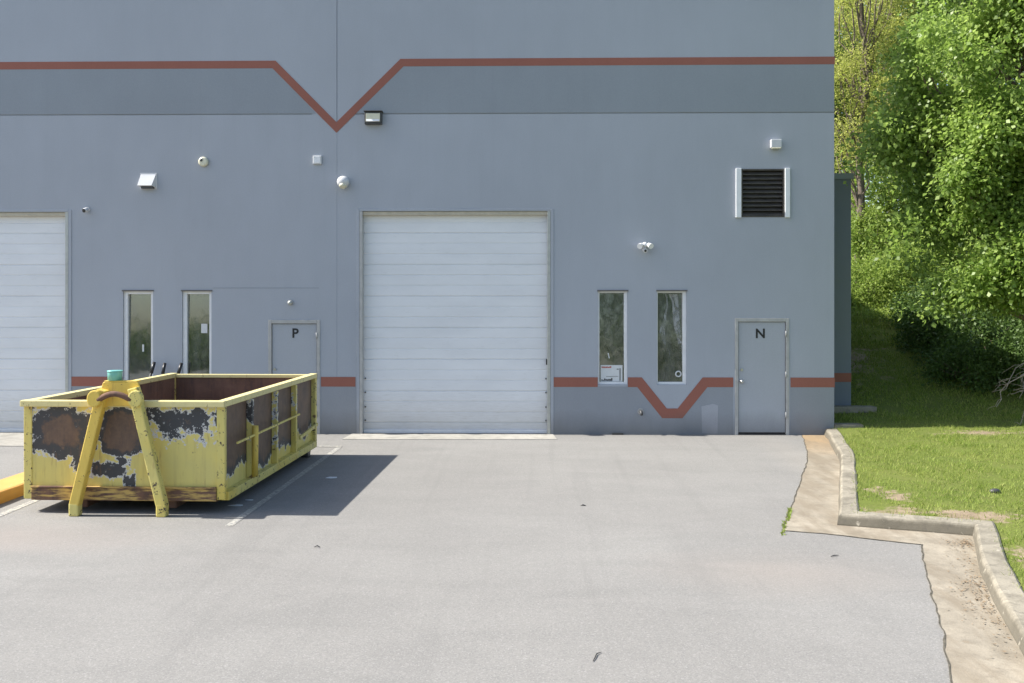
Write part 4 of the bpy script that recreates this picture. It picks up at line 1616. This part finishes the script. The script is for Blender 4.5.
def shrub(x, y, rx, ry, rz, n_c, per, size, mat, label, seed, group):
    random.seed(seed)
    e = empty('shrub', (x, y, gz(x, y) - .05))
    tag(e, label, 'shrub', group)
    cs = []
    sb = MB()
    for i in range(n_c):
        d = Vector((random.gauss(0, 1), random.gauss(0, 1), abs(random.gauss(0, 1)))).normalized()
        rr = .45 + .6 * random.random() ** .6
        c = Vector((d.x * rx * rr, d.y * ry * rr, d.z * rz * rr + .12))
        c.z += gz(x + c.x, y + c.y) - gz(x, y)
        cs.append(c)
        if i % 4 == 0:
            limb(sb, (random.uniform(-.15, .15), random.uniform(-.1, .1), 0), c, .022, .006, .2, 5)
    sb.build('stem', 'bark', e)
    v, f = leaves(np.array([tuple(c) for c in cs]), RNG.uniform(.22, .42, n_c), per, size, .6, .2, .8)
    mesh_np('foliage', v, f, mat, e)


GS1, GS2 = 'sunlit shrubs on the bank', 'dark shrubs in the shade of the bank'
shrub(9.6, 9.4, .9, .9, 1.0, 60, 110, .085, 'leaf_sunlit', 'sunlit bright green shrub tight against the building wall on the bank', 41, GS1)
shrub(10.7, 9.6, 1.1, 1.0, 1.3, 80, 110, .085, 'leaf_sunlit', 'taller sunlit green shrub on the bank below the slender trees', 42, GS1)
shrub(11.0, 12.4, 1.4, 1.0, 1.9, 80, 100, .10, 'leaf_sunlit', 'large sunlit shrub at the foot of the slender yellow green tree', 43, GS1)
shrub(12.6, 11.0, 1.6, 1.2, 2.0, 90, 100, .10, 'leaf_sunlit', 'wide green shrub on the bank partly behind the hanging branches', 44, GS1)
shrub(10.5, 6.6, 1.1, .9, 1.15, 70, 110, .085, 'leaf_shaded', 'dark shrub highest up the shaded bank', 45, GS2)
shrub(9.7, 4.9, .8, .8, .9, 60, 110, .08, 'leaf_shaded', 'small dark shrub at the left edge of the shaded thicket', 46, GS2)
shrub(10.4, 4.3, 1.3, 1.0, 1.5, 80, 110, .085, 'leaf_shaded', 'tall dark shrub in the middle of the shaded thicket', 47, GS2)
shrub(9.6, 2.6, .9, .7, .9, 60, 110, .075, 'leaf_shaded', 'low dark shrub at the front of the shaded thicket by the lawn', 48, GS2)
shrub(11.2, 2.2, 1.1, .9, 1.5, 70, 110, .085, 'leaf_shaded', 'dark shrub behind the bare dead branches at the right edge', 49, GS2)
shrub(12.6, 5.5, 1.6, 1.4, 2.3, 90, 100, .10, 'leaf_shaded', 'big dark shrub deepest in the shade under the large tree', 50, GS2)

shrub(12.2, 16.0, 1.6, 1.2, 3.4, 110, 90, .12, 'leaf_sunlit', 'tall bushy sunlit shrub between the bank trees behind the rear wing', 51, GS1)
shrub(14.2, 17.0, 1.8, 1.2, 3.2, 110, 90, .12, 'leaf_sunlit', 'broad sunlit bush at the back of the bank beneath the slender trees', 52, GS1)
# low ivy-like ground cover over the sunny top of the bank
random.seed(3)
cs = []
for i in range(560):
    x, y = random.uniform(8.4, 15), random.uniform(7.4, 15)
    cs.append((x, y, gz(x, y) + .08))
v, f = leaves(np.array(cs), RNG.uniform(.25, .5, len(cs)), 45, .08, .65, .0, .28)
gc = mesh_np('ground_cover', v, f, 'leaf_sunlit')
tag(gc, 'leafy green ground cover spreading over the top of the bank', 'ground cover', kind='stuff')

# bare dead branches at the edge of the lawn
e = empty('dead_branch', (9.05, .1, gz(9.05, .1)))
e.scale = (1.25, 1.25, 1.25)
tag(e, 'bare pale dead branches hanging at the edge of the lawn by the thicket', 'dead branch')
random.seed(8)
db = MB()
ends = []
for a_, b_, r_ in (((.75, .3, 1.1), (-.12, -.05, .28), .013), ((.75, .3, 1.1), (.22, -.1, .02), .012), ((.75, .3, 1.1), (.05, 0, .55), .010), ((.75, .3, 1.1), (.30, .1, .40), .008)):
    ends += limb(db, a_, b_, r_, .004, .22, 8)[2:]
tb_ = db
for i in range(30):
    a_ = random.choice(ends)
    limb(tb_, a_, a_ + Vector((random.gauss(-.10, .13), random.gauss(0, .08), random.gauss(-.10, .10))), .005, .002, .3, 5)
tb_.build('bare_stems', 'deadwood', e)

# far wood across the lot (seen in the window glass)
random.seed(12)
cs, rs = [], []
for i in range(900):
    x = random.uniform(-75, 60)
    hmax = 1.5 if x < -14 else 15.0
    if -14 <= x < -4:
        hmax = 1.5 + (x + 14) * 1.3
    hmax *= .8 + .25 * mnoise.noise(Vector((x * .25, 0, 0)))
    cs.append((x, random.uniform(-62, -52), .6 + hmax * random.random() ** .8))
v, f = leaves(np.array(cs), np.full(len(cs), 2.2), 170, .28, .7, .2, .8)
wd_ = mesh_np('woodland', v, f, 'leaf_dark')
tag(wd_, 'distant wood across the parking lot mirrored in the window glass', 'woodland', kind='stuff')
